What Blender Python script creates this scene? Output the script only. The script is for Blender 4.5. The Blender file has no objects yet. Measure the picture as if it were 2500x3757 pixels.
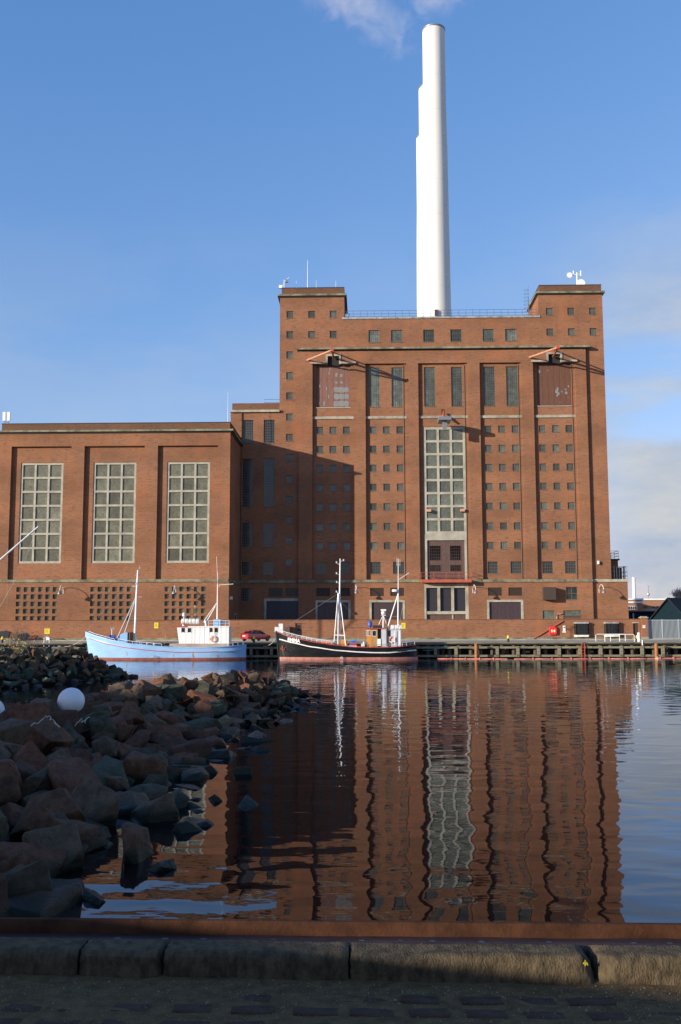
import bpy, bmesh, math, random
from mathutils import Vector, Matrix, Euler, noise as mnoise
R = math.radians
random.seed(7)
sc = bpy.context.scene
COL = sc.collection

# ------------------------------------------------------------------ camera
CAM_Z = 4.2
YAW, PITCH, ROLL = R(1.42), R(6.43), -0.0022
cam_d = bpy.data.cameras.new('camera')
cam = bpy.data.objects.new('camera', cam_d); COL.objects.link(cam)
cam_d.sensor_fit = 'HORIZONTAL'; cam_d.sensor_width = 24.0; cam_d.lens = 35.0
cam_d.clip_start = 0.1; cam_d.clip_end = 20000
cam.location = (0, 0, CAM_Z)
CR = Matrix.Rotation(YAW, 3, 'Z') @ Matrix.Rotation(R(90) + PITCH, 3, 'X') @ Matrix.Rotation(ROLL, 3, 'Z')
cam.rotation_euler = CR.to_euler()
sc.camera = cam

# ------------------------------------------------------------------ light
SUN_AZ, SUN_EL = 57.0, 12.2      # degrees left of straight behind the camera, and above the horizon
sdir = Vector((-math.sin(R(SUN_AZ)) * math.cos(R(SUN_EL)), -math.cos(R(SUN_AZ)) * math.cos(R(SUN_EL)), math.sin(R(SUN_EL))))
sun_d = bpy.data.lights.new('sun', 'SUN'); sun_d.energy = 4.0; sun_d.angle = R(0.5); sun_d.color = (1.0, 0.88, 0.72)
sun = bpy.data.objects.new('sun', sun_d); COL.objects.link(sun)
sun.rotation_euler = sdir.to_track_quat('Z', 'Y').to_euler(); sun.location = (-60, -60, 80)

world = bpy.data.worlds.new("World"); sc.world = world; world.use_nodes = True
def build_world():
    nt = world.node_tree; N = nt.nodes; L = nt.links; N.clear()
    out = N.new('ShaderNodeOutputWorld'); bg = N.new('ShaderNodeBackground'); L.new(bg.outputs[0], out.inputs[0])
    sky = N.new('ShaderNodeTexSky'); sky.sky_type = 'NISHITA'; sky.sun_disc = False
    sky.sun_elevation = R(SUN_EL); sky.sun_rotation = math.atan2(sdir.x, sdir.y)
    sky.altitude = 0; sky.air_density = 1.0; sky.dust_density = 0.35; sky.ozone_density = 3.5
    bg.inputs[1].default_value = 0.15
    tc = N.new('ShaderNodeTexCoord'); sep = N.new('ShaderNodeSeparateXYZ'); L.new(tc.outputs['Generated'], sep.inputs[0])
    # clouds: noise on the view direction, thick low over the right-hand horizon and thin elsewhere
    mp = N.new('ShaderNodeMapping'); mp.inputs['Scale'].default_value = (1.0, 1.0, 2.6); mp.inputs['Location'].default_value = (5.1, 0.3, 0.7)
    L.new(tc.outputs['Generated'], mp.inputs[0])
    n1 = N.new('ShaderNodeTexNoise'); n1.inputs['Scale'].default_value = 4.2; n1.inputs['Detail'].default_value = 8; n1.inputs['Roughness'].default_value = 0.56; n1.inputs['Distortion'].default_value = 0.25
    L.new(mp.outputs[0], n1.inputs['Vector'])
    r1 = N.new('ShaderNodeMapRange'); r1.interpolation_type = 'SMOOTHSTEP'; r1.inputs['From Min'].default_value = 0.36; r1.inputs['From Max'].default_value = 0.56
    lo = N.new('ShaderNodeMapRange'); lo.inputs['From Min'].default_value = 0.26; lo.inputs['From Max'].default_value = 0.12; lo.inputs['To Min'].default_value = 0.0; lo.inputs['To Max'].default_value = 0.10
    L.new(sep.outputs[2], lo.inputs[0]); nb_ = N.new('ShaderNodeMath'); nb_.operation = 'ADD'; L.new(n1.outputs[0], nb_.inputs[0]); L.new(lo.outputs[0], nb_.inputs[1])
    L.new(nb_.outputs[0], r1.inputs[0])
    ax = N.new('ShaderNodeMapRange'); ax.interpolation_type = 'SMOOTHSTEP'; ax.inputs['From Min'].default_value = 0.14; ax.inputs['From Max'].default_value = 0.29
    ax.inputs['To Min'].default_value = 0.16
    L.new(sep.outputs[0], ax.inputs[0])
    el = N.new('ShaderNodeMapRange'); el.interpolation_type = 'SMOOTHSTEP'; el.inputs['From Min'].default_value = 0.44; el.inputs['From Max'].default_value = 0.22
    el.inputs['To Min'].default_value = 0.0; el.inputs['To Max'].default_value = 1.0
    L.new(sep.outputs[2], el.inputs[0])
    m1 = N.new('ShaderNodeMath'); m1.operation = 'MULTIPLY'; L.new(r1.outputs[0], m1.inputs[0]); L.new(ax.outputs[0], m1.inputs[1])
    m2a = N.new('ShaderNodeMath'); m2a.operation = 'MULTIPLY'; L.new(m1.outputs[0], m2a.inputs[0]); L.new(el.outputs[0], m2a.inputs[1])
    # a low bank of grey-blue haze lies all round the horizon
    hz = N.new('ShaderNodeMapRange'); hz.interpolation_type = 'SMOOTHSTEP'; hz.inputs['From Min'].default_value = 0.20; hz.inputs['From Max'].default_value = 0.0
    hz.inputs['To Min'].default_value = 0.0; hz.inputs['To Max'].default_value = 0.8; L.new(sep.outputs[2], hz.inputs[0])
    m2 = N.new('ShaderNodeMath'); m2.operation = 'MAXIMUM'; L.new(m2a.outputs[0], m2.inputs[0]); L.new(hz.outputs[0], m2.inputs[1])
    m3 = N.new('ShaderNodeMath'); m3.operation = 'MULTIPLY'; L.new(m2.outputs[0], m3.inputs[0]); m3.inputs[1].default_value = 0.97
    mix = N.new('ShaderNodeMix'); mix.data_type = 'RGBA'; L.new(m3.outputs[0], mix.inputs[0])
    # camera-like tone of the blue: a mild power curve per channel over the whole sky
    sc3 = N.new('ShaderNodeSeparateColor'); cc3 = N.new('ShaderNodeCombineColor'); L.new(sky.outputs[0], sc3.inputs[0])
    for i, (k, g) in enumerate(((0.915, 1.05), (1.000, 0.75), (1.568, 0.55))):
        pw = N.new('ShaderNodeMath'); pw.operation = 'POWER'; L.new(sc3.outputs[i], pw.inputs[0]); pw.inputs[1].default_value = g
        ml = N.new('ShaderNodeMath'); ml.operation = 'MULTIPLY'; L.new(pw.outputs[0], ml.inputs[0]); ml.inputs[1].default_value = k
        mn = N.new('ShaderNodeMath'); mn.operation = 'MINIMUM'; L.new(ml.outputs[0], mn.inputs[0]); mn.inputs[1].default_value = 12.0
        L.new(mn.outputs[0], cc3.inputs[i])
    n2 = N.new('ShaderNodeTexNoise'); n2.inputs['Scale'].default_value = 9.0; n2.inputs['Detail'].default_value = 7; n2.inputs['Roughness'].default_value = 0.6; L.new(mp.outputs[0], n2.inputs['Vector'])
    cr = N.new('ShaderNodeValToRGB'); L.new(n2.outputs[0], cr.inputs[0])
    cr.color_ramp.elements[0].position = 0.36; cr.color_ramp.elements[0].color = (0.66, 0.78, 1.0, 1)
    cr.color_ramp.elements[1].position = 0.62; cr.color_ramp.elements[1].color = (0.94, 0.97, 1.0, 1)
    cv = N.new('ShaderNodeVectorMath'); cv.operation = 'SCALE'; cv.inputs['Scale'].default_value = 2.42; L.new(cr.outputs[0], cv.inputs[0])
    L.new(cc3.outputs[0], mix.inputs[6]); L.new(cv.outputs[0], mix.inputs[7])
    L.new(mix.outputs[2], bg.inputs[0])
build_world()
sc.view_settings.view_transform = 'Standard'; sc.view_settings.look = 'None'
sc.view_settings.gamma = 1.0; sc.view_settings.use_curve_mapping = False
sc.view_settings.exposure = 0.8
sc.render.engine = 'CYCLES'
sc.cycles.max_bounces = 6; sc.cycles.glossy_bounces = 4; sc.cycles.diffuse_bounces = 3; sc.cycles.transmission_bounces = 4
sc.cycles.volume_bounces = 1; sc.cycles.use_denoising = True
sc.cycles.sample_clamp_indirect = 6

# ------------------------------------------------------------------ pixel of the 2500-wide photograph -> point of the place
FPX = 35.0 / 24.0 * 2500
def ray(px, py):
    return CR @ Vector(((px - 1250) / FPX, -(py - 1878.5) / FPX, -1.0))
def at(px, py, Y):
    d = ray(px, py); t = Y / d.y
    return Vector((d.x * t, Y, CAM_Z + d.z * t))
def X(px, py, Y): return at(px, py, Y).x
def Z(px, py, Y): return at(px, py, Y).z
def gz(px, py, z=0.0):
    d = ray(px, py); t = (z - CAM_Z) / d.z
    return Vector((d.x * t, d.y * t, z))

# ------------------------------------------------------------------ mesh helpers
class MB:
    def __init__(s): s.v = []; s.f = []
    def quad(s, a, b, c, d):
        n = len(s.v); s.v += [tuple(a), tuple(b), tuple(c), tuple(d)]; s.f.append((n, n+1, n+2, n+3)); return s
    def box(s, x0, x1, y0, y1, z0, z1):
        n = len(s.v)
        s.v += [(x0,y0,z0),(x1,y0,z0),(x1,y1,z0),(x0,y1,z0),(x0,y0,z1),(x1,y0,z1),(x1,y1,z1),(x0,y1,z1)]
        s.f += [(n,n+3,n+2,n+1),(n+4,n+5,n+6,n+7),(n,n+1,n+5,n+4),(n+1,n+2,n+6,n+5),(n+2,n+3,n+7,n+6),(n+3,n,n+4,n+7)]
        return s
    def cbox(s, c, sx, sy, sz): return s.box(c[0]-sx/2, c[0]+sx/2, c[1]-sy/2, c[1]+sy/2, c[2]-sz/2, c[2]+sz/2)
    def loft(s, rings, close=True, caps=True):
        n0 = len(s.v); k = len(rings[0])
        for r in rings: s.v += [tuple(p) for p in r]
        for i in range(len(rings)-1):
            for j in range(k if close else k-1):
                a = n0+i*k+j; b = n0+i*k+(j+1) % k
                s.f.append((a, b, b+k, a+k))
        if caps and close:
            s.f.append(tuple(n0+j for j in reversed(range(k)))); m = n0+(len(rings)-1)*k
            s.f.append(tuple(m+j for j in range(k)))
        return s
    def tube(s, pts, r, n=8, r2=None):
        pts = [Vector(p) for p in pts]; rings = []
        for i, p in enumerate(pts):
            t = (pts[min(i+1, len(pts)-1)] - pts[max(i-1, 0)]).normalized()
            up = Vector((0,0,1)) if abs(t.z) < 0.9 else Vector((1,0,0))
            a = t.cross(up).normalized(); b = t.cross(a).normalized()
            rr = r if r2 is None else r + (r2-r)*i/(len(pts)-1)
            rings.append([p + a*math.cos(2*math.pi*j/n)*rr - b*math.sin(2*math.pi*j/n)*rr for j in range(n)])
        return s.loft(rings)
    def lathe(s, c, prof, n=16, axis='Z'):
        rings = []
        for r, h in prof:
            ring = []
            for j in range(n):
                a = 2*math.pi*j/n; u, w = r*math.cos(a), r*math.sin(a)
                ring.append((c[0]+u, c[1]+w, c[2]+h) if axis == 'Z' else (c[0]+h, c[1]+u, c[2]+w) if axis == 'X' else (c[0]+w, c[1]+h, c[2]+u))
            rings.append(ring)
        return s.loft(rings)
    def prism(s, poly, y0, y1):           # polygon of (x, z)
        return s.loft([[(p[0], y0, p[1]) for p in poly], [(p[0], y1, p[1]) for p in poly]])
    def torus(s, c, Rr, r, n=24, m=8, axis='Y', a0=0, a1=2*math.pi):
        full = abs(a1-a0-2*math.pi) < 1e-6; rings = []
        for i in range(n + (0 if full else 1)):
            a = a0 + (a1-a0)*i/n; ring = []
            for j in range(m):
                b = 2*math.pi*j/m; q = Rr + r*math.cos(b); h = r*math.sin(b)
                u, w = q*math.cos(a), q*math.sin(a)
                ring.append((c[0]+u, c[1]+h, c[2]+w) if axis == 'Y' else (c[0]+h, c[1]+u, c[2]+w) if axis == 'X' else (c[0]+u, c[1]+w, c[2]+h))
            rings.append(ring)
        if full: rings.append(rings[0]); return s.loft(rings, caps=False)
        return s.loft(rings)
    def sphere(s, c, r, n=16, m=10, sx=1, sy=1, sz=1):
        rings = []
        for i in range(m+1):
            th = math.pi*i/m; rr = max(math.sin(th), 1e-3)*r
            rings.append([(c[0]+rr*math.cos(2*math.pi*j/n)*sx, c[1]+rr*math.sin(2*math.pi*j/n)*sy, c[2]-math.cos(th)*r*sz) for j in range(n)])
        return s.loft(rings)
    def mesh(s, name, mat, smooth=False):
        me = bpy.data.meshes.new(name); me.from_pydata(s.v, [], s.f)
        bm = bmesh.new(); bm.from_mesh(me)
        bmesh.ops.remove_doubles(bm, verts=bm.verts, dist=1e-5) if smooth else None
        bmesh.ops.recalc_face_normals(bm, faces=bm.faces); bm.to_mesh(me); bm.free()
        me.materials.append(mat)
        if smooth:
            me.polygons.foreach_set('use_smooth', [True]*len(me.polygons))
            try: me.set_sharp_from_angle(angle=R(38))
            except Exception: pass
        me.update(); return me
    def build(s, name, mat, parent=None, smooth=False, **kw):
        o = bpy.data.objects.new(name, s.mesh(name, mat, smooth)); COL.objects.link(o)
        if parent is not None: adopt(o, parent)
        if kw: tag(o, **kw)
        return o
WM = {}
def adopt(o, parent):
    o.parent = parent
    o.matrix_parent_inverse = wmat(parent).inverted()
def wmat(o):
    m = Matrix.Translation(o.location) @ o.rotation_euler.to_matrix().to_4x4() @ Matrix.Diagonal((*o.scale, 1))
    return (wmat(o.parent) @ o.matrix_parent_inverse @ m) if o.parent else m
def tag(o, label=None, category=None, group=None, kind=None):
    if label: o['label'] = label
    if category: o['category'] = category
    if group: o['group'] = group
    if kind: o['kind'] = kind
    return o
def thing(name, loc, label, category, group=None, rz=0.0):
    o = bpy.data.objects.new(name, None); COL.objects.link(o); o.location = loc; o.rotation_euler = (0, 0, rz)
    o.empty_display_size = 0.3
    return tag(o, label, category, group)
def inst(name, mesh, loc, parent=None, rot=(0,0,0), scale=(1,1,1)):
    o = bpy.data.objects.new(name, mesh); COL.objects.link(o)
    o.location = loc; o.rotation_euler = rot; o.scale = scale
    if parent is not None: adopt(o, parent)
    return o
def local(name, mesh, parent, loc=(0,0,0), rot=(0,0,0)):      # a part laid out in its thing's own space
    o = bpy.data.objects.new(name, mesh); COL.objects.link(o)
    o.location = loc; o.rotation_euler = rot; o.parent = parent
    return o
def copy_tree(o, parent=None):
    c = o.copy(); COL.objects.link(c); c.parent = parent
    for ch in list(o.children): copy_tree(ch, c)
    return c

# ------------------------------------------------------------------ materials
def srgb(r, g, b):
    f = lambda c: (c/255/12.92) if c/255 <= 0.04045 else ((c/255+0.055)/1.055)**2.4
    return (f(r), f(g), f(b), 1)
def mat(name, col, rough=0.7, metal=0.0, var=0.0, vscale=2.0, bump=0.0, bscale=20.0, spec=0.5, col2=None, stretch=(1,1,1), coat=0.0, detail=5):
    m = bpy.data.materials.new(name); m.use_nodes = True; nt = m.node_tree; N = nt.nodes; L = nt.links
    b = N['Principled BSDF']; b.inputs['Base Color'].default_value = (*col[:3], 1); b.inputs['Roughness'].default_value = rough
    b.inputs['Metallic'].default_value = metal; b.inputs['Specular IOR Level'].default_value = spec
    if coat: b.inputs['Coat Weight'].default_value = coat
    tc = N.new('ShaderNodeTexCoord'); mp = N.new('ShaderNodeMapping'); mp.inputs['Scale'].default_value = stretch
    L.new(tc.outputs['Object'], mp.inputs[0])
    if var or col2:
        n = N.new('ShaderNodeTexNoise'); n.inputs['Scale'].default_value = vscale; n.inputs['Detail'].default_value = detail; n.inputs['Roughness'].default_value = 0.62
        L.new(mp.outputs[0], n.inputs['Vector'])
        cr = N.new('ShaderNodeValToRGB'); L.new(n.outputs[0], cr.inputs[0])
        c2 = col2 if col2 else tuple(c*(1-var) for c in col[:3])
        c1 = tuple(min(1, c*(1+var*0.5)) for c in col[:3])
        cr.color_ramp.elements[0].position = 0.36; cr.color_ramp.elements[0].color = (*c2[:3], 1)
        cr.color_ramp.elements[1].position = 0.62; cr.color_ramp.elements[1].color = (*c1, 1)
        L.new(cr.outputs[0], b.inputs['Base Color'])
    if bump:
        n2 = N.new('ShaderNodeTexNoise'); n2.inputs['Scale'].default_value = bscale; n2.inputs['Detail'].default_value = 6
        L.new(mp.outputs[0], n2.inputs['Vector'])
        bp = N.new('ShaderNodeBump'); bp.inputs['Strength'].default_value = 0.8; bp.inputs['Distance'].default_value = bump
        L.new(n2.outputs[0], bp.inputs['Height']); L.new(bp.outputs[0], b.inputs['Normal'])
    return m
def brick_mat(name, base, alt, dark, mortar, dirt=0.5):
    m = bpy.data.materials.new(name); m.use_nodes = True; nt = m.node_tree; N = nt.nodes; L = nt.links
    b = N['Principled BSDF']; b.inputs['Roughness'].default_value = 0.88; b.inputs['Specular IOR Level'].default_value = 0.25
    tc = N.new('ShaderNodeTexCoord'); sp = N.new('ShaderNodeSeparateXYZ'); L.new(tc.outputs['Object'], sp.inputs[0])
    ad = N.new('ShaderNodeMath'); ad.operation = 'ADD'; L.new(sp.outputs[0], ad.inputs[0]); L.new(sp.outputs[1], ad.inputs[1])
    cb = N.new('ShaderNodeCombineXYZ'); L.new(ad.outputs[0], cb.inputs[0]); L.new(sp.outputs[2], cb.inputs[1])
    br = N.new('ShaderNodeTexBrick'); L.new(cb.outputs[0], br.inputs['Vector']); br.inputs['Scale'].default_value = 1.0
    br.inputs['Brick Width'].default_value = 0.25; br.inputs['Row Height'].default_value = 0.075; br.inputs['Mortar Size'].default_value = 0.011
    br.inputs['Color1'].default_value = (*base, 1); br.inputs['Color2'].default_value = (*alt, 1); br.inputs['Mortar'].default_value = (*mortar, 1)
    br.inputs['Bias'].default_value = -0.1
    # darker burnt bricks in short horizontal runs
    def noise(sx, sy, detail, rough=0.6):
        mp = N.new('ShaderNodeMapping'); mp.inputs['Scale'].default_value = (sx, sy, 1); L.new(cb.outputs[0], mp.inputs[0])
        n = N.new('ShaderNodeTexNoise'); n.inputs['Scale'].default_value = 1; n.inputs['Detail'].default_value = detail; n.inputs['Roughness'].default_value = rough
        L.new(mp.outputs[0], n.inputs['Vector']); return n
    def rng(n, a, c, t0, t1):
        r = N.new('ShaderNodeMapRange'); L.new(n.outputs[0], r.inputs[0]); r.inputs[1].default_value = a; r.inputs[2].default_value = c; r.inputs[3].default_value = t0; r.inputs[4].default_value = t1; return r
    def mixc(fac, a, c):
        x = N.new('ShaderNodeMix'); x.data_type = 'RGBA'; L.new(fac.outputs[0], x.inputs[0])
        if isinstance(a, tuple): x.inputs[6].default_value = a
        else: L.new(a, x.inputs[6])
        if isinstance(c, tuple): x.inputs[7].default_value = c
        else: L.new(c, x.inputs[7])
        return x
    x1 = mixc(rng(noise(1.1, 6.5, 3, 0.75), 0.53, 0.64, 0, 0.75), br.outputs[0], (*dark, 1))
    x2 = mixc(rng(noise(0.10, 0.22, 6), 0.40, 0.62, 0, dirt), x1.outputs[2], (dark[0]*1.15, dark[1]*1.3, dark[2]*1.1, 1))
    x3 = mixc(rng(noise(0.35, 0.16, 4), 0.5, 0.75, 0, 0.45), x2.outputs[2], (min(1, base[0]*1.25), base[1]*1.22, base[2]*1.15, 1))
    x4 = mixc(rng(noise(1.6, 0.11, 5, 0.7), 0.54, 0.74, 0, 0.30), x3.outputs[2], (dark[0]*1.3, dark[1]*1.35, dark[2]*1.2, 1))
    x5 = mixc(rng(noise(0.05, 0.9, 4), 0.50, 0.68, 0, 0.36), x4.outputs[2], (base[0]*0.62, base[1]*0.85, base[2]*0.75, 1))
    L.new(x5.outputs[2], b.inputs['Base Color'])
    bp = N.new('ShaderNodeBump'); bp.inputs['Strength'].default_value = 0.6; bp.inputs['Distance'].default_value = 0.01; bp.invert = True
    L.new(br.outputs['Fac'], bp.inputs['Height']); L.new(bp.outputs[0], b.inputs['Normal'])
    return m
def block_glass_mat(name, c1, c2, cell, line, rough=0.35, var=0.4):
    m = bpy.data.materials.new(name); m.use_nodes = True; nt = m.node_tree; N = nt.nodes; L = nt.links
    b = N['Principled BSDF']; b.inputs['Roughness'].default_value = rough
    tc = N.new('ShaderNodeTexCoord'); sp = N.new('ShaderNodeSeparateXYZ'); L.new(tc.outputs['Object'], sp.inputs[0])
    cb = N.new('ShaderNodeCombineXYZ'); L.new(sp.outputs[0], cb.inputs[0]); L.new(sp.outputs[2], cb.inputs[1])
    br = N.new('ShaderNodeTexBrick'); L.new(cb.outputs[0], br.inputs['Vector']); br.offset = 0.0; br.inputs['Scale'].default_value = 1.0
    br.inputs['Brick Width'].default_value = cell; br.inputs['Row Height'].default_value = cell; br.inputs['Mortar Size'].default_value = line
    br.inputs['Color1'].default_value = (*c1, 1); br.inputs['Color2'].default_value = (*c2, 1); br.inputs['Mortar'].default_value = (c1[0]*0.45, c1[1]*0.45, c1[2]*0.42, 1)
    br.inputs['Bias'].default_value = -0.2
    oi = N.new('ShaderNodeObjectInfo')
    vm = N.new('ShaderNodeVectorMath'); vm.operation = 'SCALE'; L.new(oi.outputs['Random'], vm.inputs['Scale']); vm.inputs[0].default_value = (40, 17, 23)
    va = N.new('ShaderNodeVectorMath'); va.operation = 'ADD'; L.new(tc.outputs['Object'], va.inputs[0]); L.new(vm.outputs[0], va.inputs[1])
    n = N.new('ShaderNodeTexNoise'); n.inputs['Scale'].default_value = 0.9; n.inputs['Detail'].default_value = 4; L.new(va.outputs[0], n.inputs['Vector'])
    mr = N.new('ShaderNodeMapRange'); L.new(n.outputs[0], mr.inputs[0]); mr.inputs[1].default_value = 0.3; mr.inputs[2].default_value = 0.7; mr.inputs[3].default_value = 1-var; mr.inputs[4].default_value = 1+var*0.6
    orr = N.new('ShaderNodeMapRange'); L.new(oi.outputs['Random'], orr.inputs[0]); orr.inputs[3].default_value = 1-var*1.2; orr.inputs[4].default_value = 1+var*0.9
    mm = N.new('ShaderNodeMath'); mm.operation = 'MULTIPLY'; L.new(mr.outputs[0], mm.inputs[0]); L.new(orr.outputs[0], mm.inputs[1])
    hs = N.new('ShaderNodeHueSaturation'); L.new(br.outputs[0], hs.inputs['Color']); L.new(mm.outputs[0], hs.inputs['Value'])
    L.new(hs.outputs[0], b.inputs['Base Color'])
    bp = N.new('ShaderNodeBump'); bp.inputs['Strength'].default_value = 0.25; bp.inputs['Distance'].default_value = 0.03
    L.new(n.outputs[0], bp.inputs['Height']); L.new(bp.outputs[0], b.inputs['Normal'])
    return m
def rock_mat(name='harbour_rock', tone=(1,1,1)):
    m = bpy.data.materials.new(name); m.use_nodes = True; nt = m.node_tree; N = nt.nodes; L = nt.links
    b = N['Principled BSDF']; b.inputs['Roughness'].default_value = 0.85; b.inputs['Specular IOR Level'].default_value = 0.15
    tc = N.new('ShaderNodeTexCoord'); oi = N.new('ShaderNodeObjectInfo'); ge = N.new('ShaderNodeNewGeometry')
    ad = N.new('ShaderNodeMath'); ad.operation = 'ADD'; L.new(oi.outputs['Random'], ad.inputs[0]); L.new(ge.outputs['Random Per Island'], ad.inputs[1])
    fr = N.new('ShaderNodeMath'); fr.operation = 'FRACT'; L.new(ad.outputs[0], fr.inputs[0])
    cr = N.new('ShaderNodeValToRGB'); L.new(fr.outputs[0], cr.inputs[0]); cr.color_ramp.interpolation = 'CONSTANT'
    cols = [(0.0,(0.118,0.052,0.028)), (0.18,(0.082,0.053,0.032)), (0.36,(0.142,0.055,0.031)), (0.54,(0.064,0.052,0.032)), (0.66,(0.120,0.073,0.045)), (0.80,(0.088,0.040,0.025)), (0.92,(0.064,0.062,0.040)), (0.97,(0.19,0.14,0.08))]
    for i, (p, c) in enumerate(cols):
        e = cr.color_ramp.elements[i] if i < 2 else cr.color_ramp.elements.new(p)
        e.position = p; e.color = (c[0]*tone[0], c[1]*tone[1], c[2]*tone[2], 1)
    vm = N.new('ShaderNodeVectorMath'); vm.operation = 'SCALE'; L.new(fr.outputs[0], vm.inputs['Scale']); vm.inputs[0].default_value = (31, 57, 13)
    va = N.new('ShaderNodeVectorMath'); va.operation = 'ADD'; L.new(ge.outputs['Position'], va.inputs[0]); L.new(vm.outputs[0], va.inputs[1])
    n = N.new('ShaderNodeTexNoise'); n.inputs['Scale'].default_value = 4.5; n.inputs['Detail'].default_value = 10; n.inputs['Roughness'].default_value = 0.75; L.new(va.outputs[0], n.inputs['Vector'])
    mr = N.new('ShaderNodeMapRange'); L.new(n.outputs[0], mr.inputs[0]); mr.inputs[1].default_value = 0.3; mr.inputs[2].default_value = 0.7; mr.inputs[3].default_value = 0.35; mr.inputs[4].default_value = 1.45
    hs = N.new('ShaderNodeHueSaturation'); L.new(cr.outputs[0], hs.inputs['Color']); L.new(mr.outputs[0], hs.inputs['Value'])
    # weed and wet stone near the water line
    sp = N.new('ShaderNodeSeparateXYZ'); L.new(ge.outputs['Position'], sp.inputs[0])
    n3 = N.new('ShaderNodeTexNoise'); n3.inputs['Scale'].default_value = 0.8; L.new(ge.outputs['Position'], n3.inputs['Vector'])
    zz = N.new('ShaderNodeMath'); zz.operation = 'MULTIPLY_ADD'; L.new(n3.outputs[0], zz.inputs[0]); zz.inputs[1].default_value = -0.35; L.new(sp.outputs[2], zz.inputs[2])
    wet = N.new('ShaderNodeMapRange'); L.new(zz.outputs[0], wet.inputs[0]); wet.inputs[1].default_value = 0.12; wet.inputs[2].default_value = 0.30; wet.inputs[3].default_value = 1; wet.inputs[4].default_value = 0
    mx = N.new('ShaderNodeMix'); mx.data_type = 'RGBA'; L.new(wet.outputs[0], mx.inputs[0]); L.new(hs.outputs[0], mx.inputs[6]); mx.inputs[7].default_value = (0.018, 0.02, 0.012, 1)
    L.new(mx.outputs[2], b.inputs['Base Color'])
    rr = N.new('ShaderNodeMapRange'); L.new(wet.outputs[0], rr.inputs[0]); rr.inputs[3].default_value = 0.75; rr.inputs[4].default_value = 0.25; L.new(rr.outputs[0], b.inputs['Roughness'])
    n2 = N.new('ShaderNodeTexNoise'); n2.inputs['Scale'].default_value = 9; n2.inputs['Detail'].default_value = 10; n2.inputs['Roughness'].default_value = 0.7; L.new(va.outputs[0], n2.inputs['Vector'])
    bp = N.new('ShaderNodeBump'); bp.inputs['Strength'].default_value = 0.9; bp.inputs['Distance'].default_value = 0.035
    vo = N.new('ShaderNodeTexVoronoi'); vo.feature = 'DISTANCE_TO_EDGE'; vo.inputs['Scale'].default_value = 2.3; L.new(va.outputs[0], vo.inputs['Vector'])
    vr = N.new('ShaderNodeMapRange'); L.new(vo.outputs['Distance'], vr.inputs[0]); vr.inputs[2].default_value = 0.03; vr.inputs[3].default_value = -0.15; vr.inputs[4].default_value = 0.0
    hs2 = N.new('ShaderNodeMath'); hs2.operation = 'ADD'; L.new(n2.outputs[0], hs2.inputs[0]); L.new(vr.outputs[0], hs2.inputs[1])
    L.new(hs2.outputs[0], bp.inputs['Height']); L.new(bp.outputs[0], b.inputs['Normal'])
    return m
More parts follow.
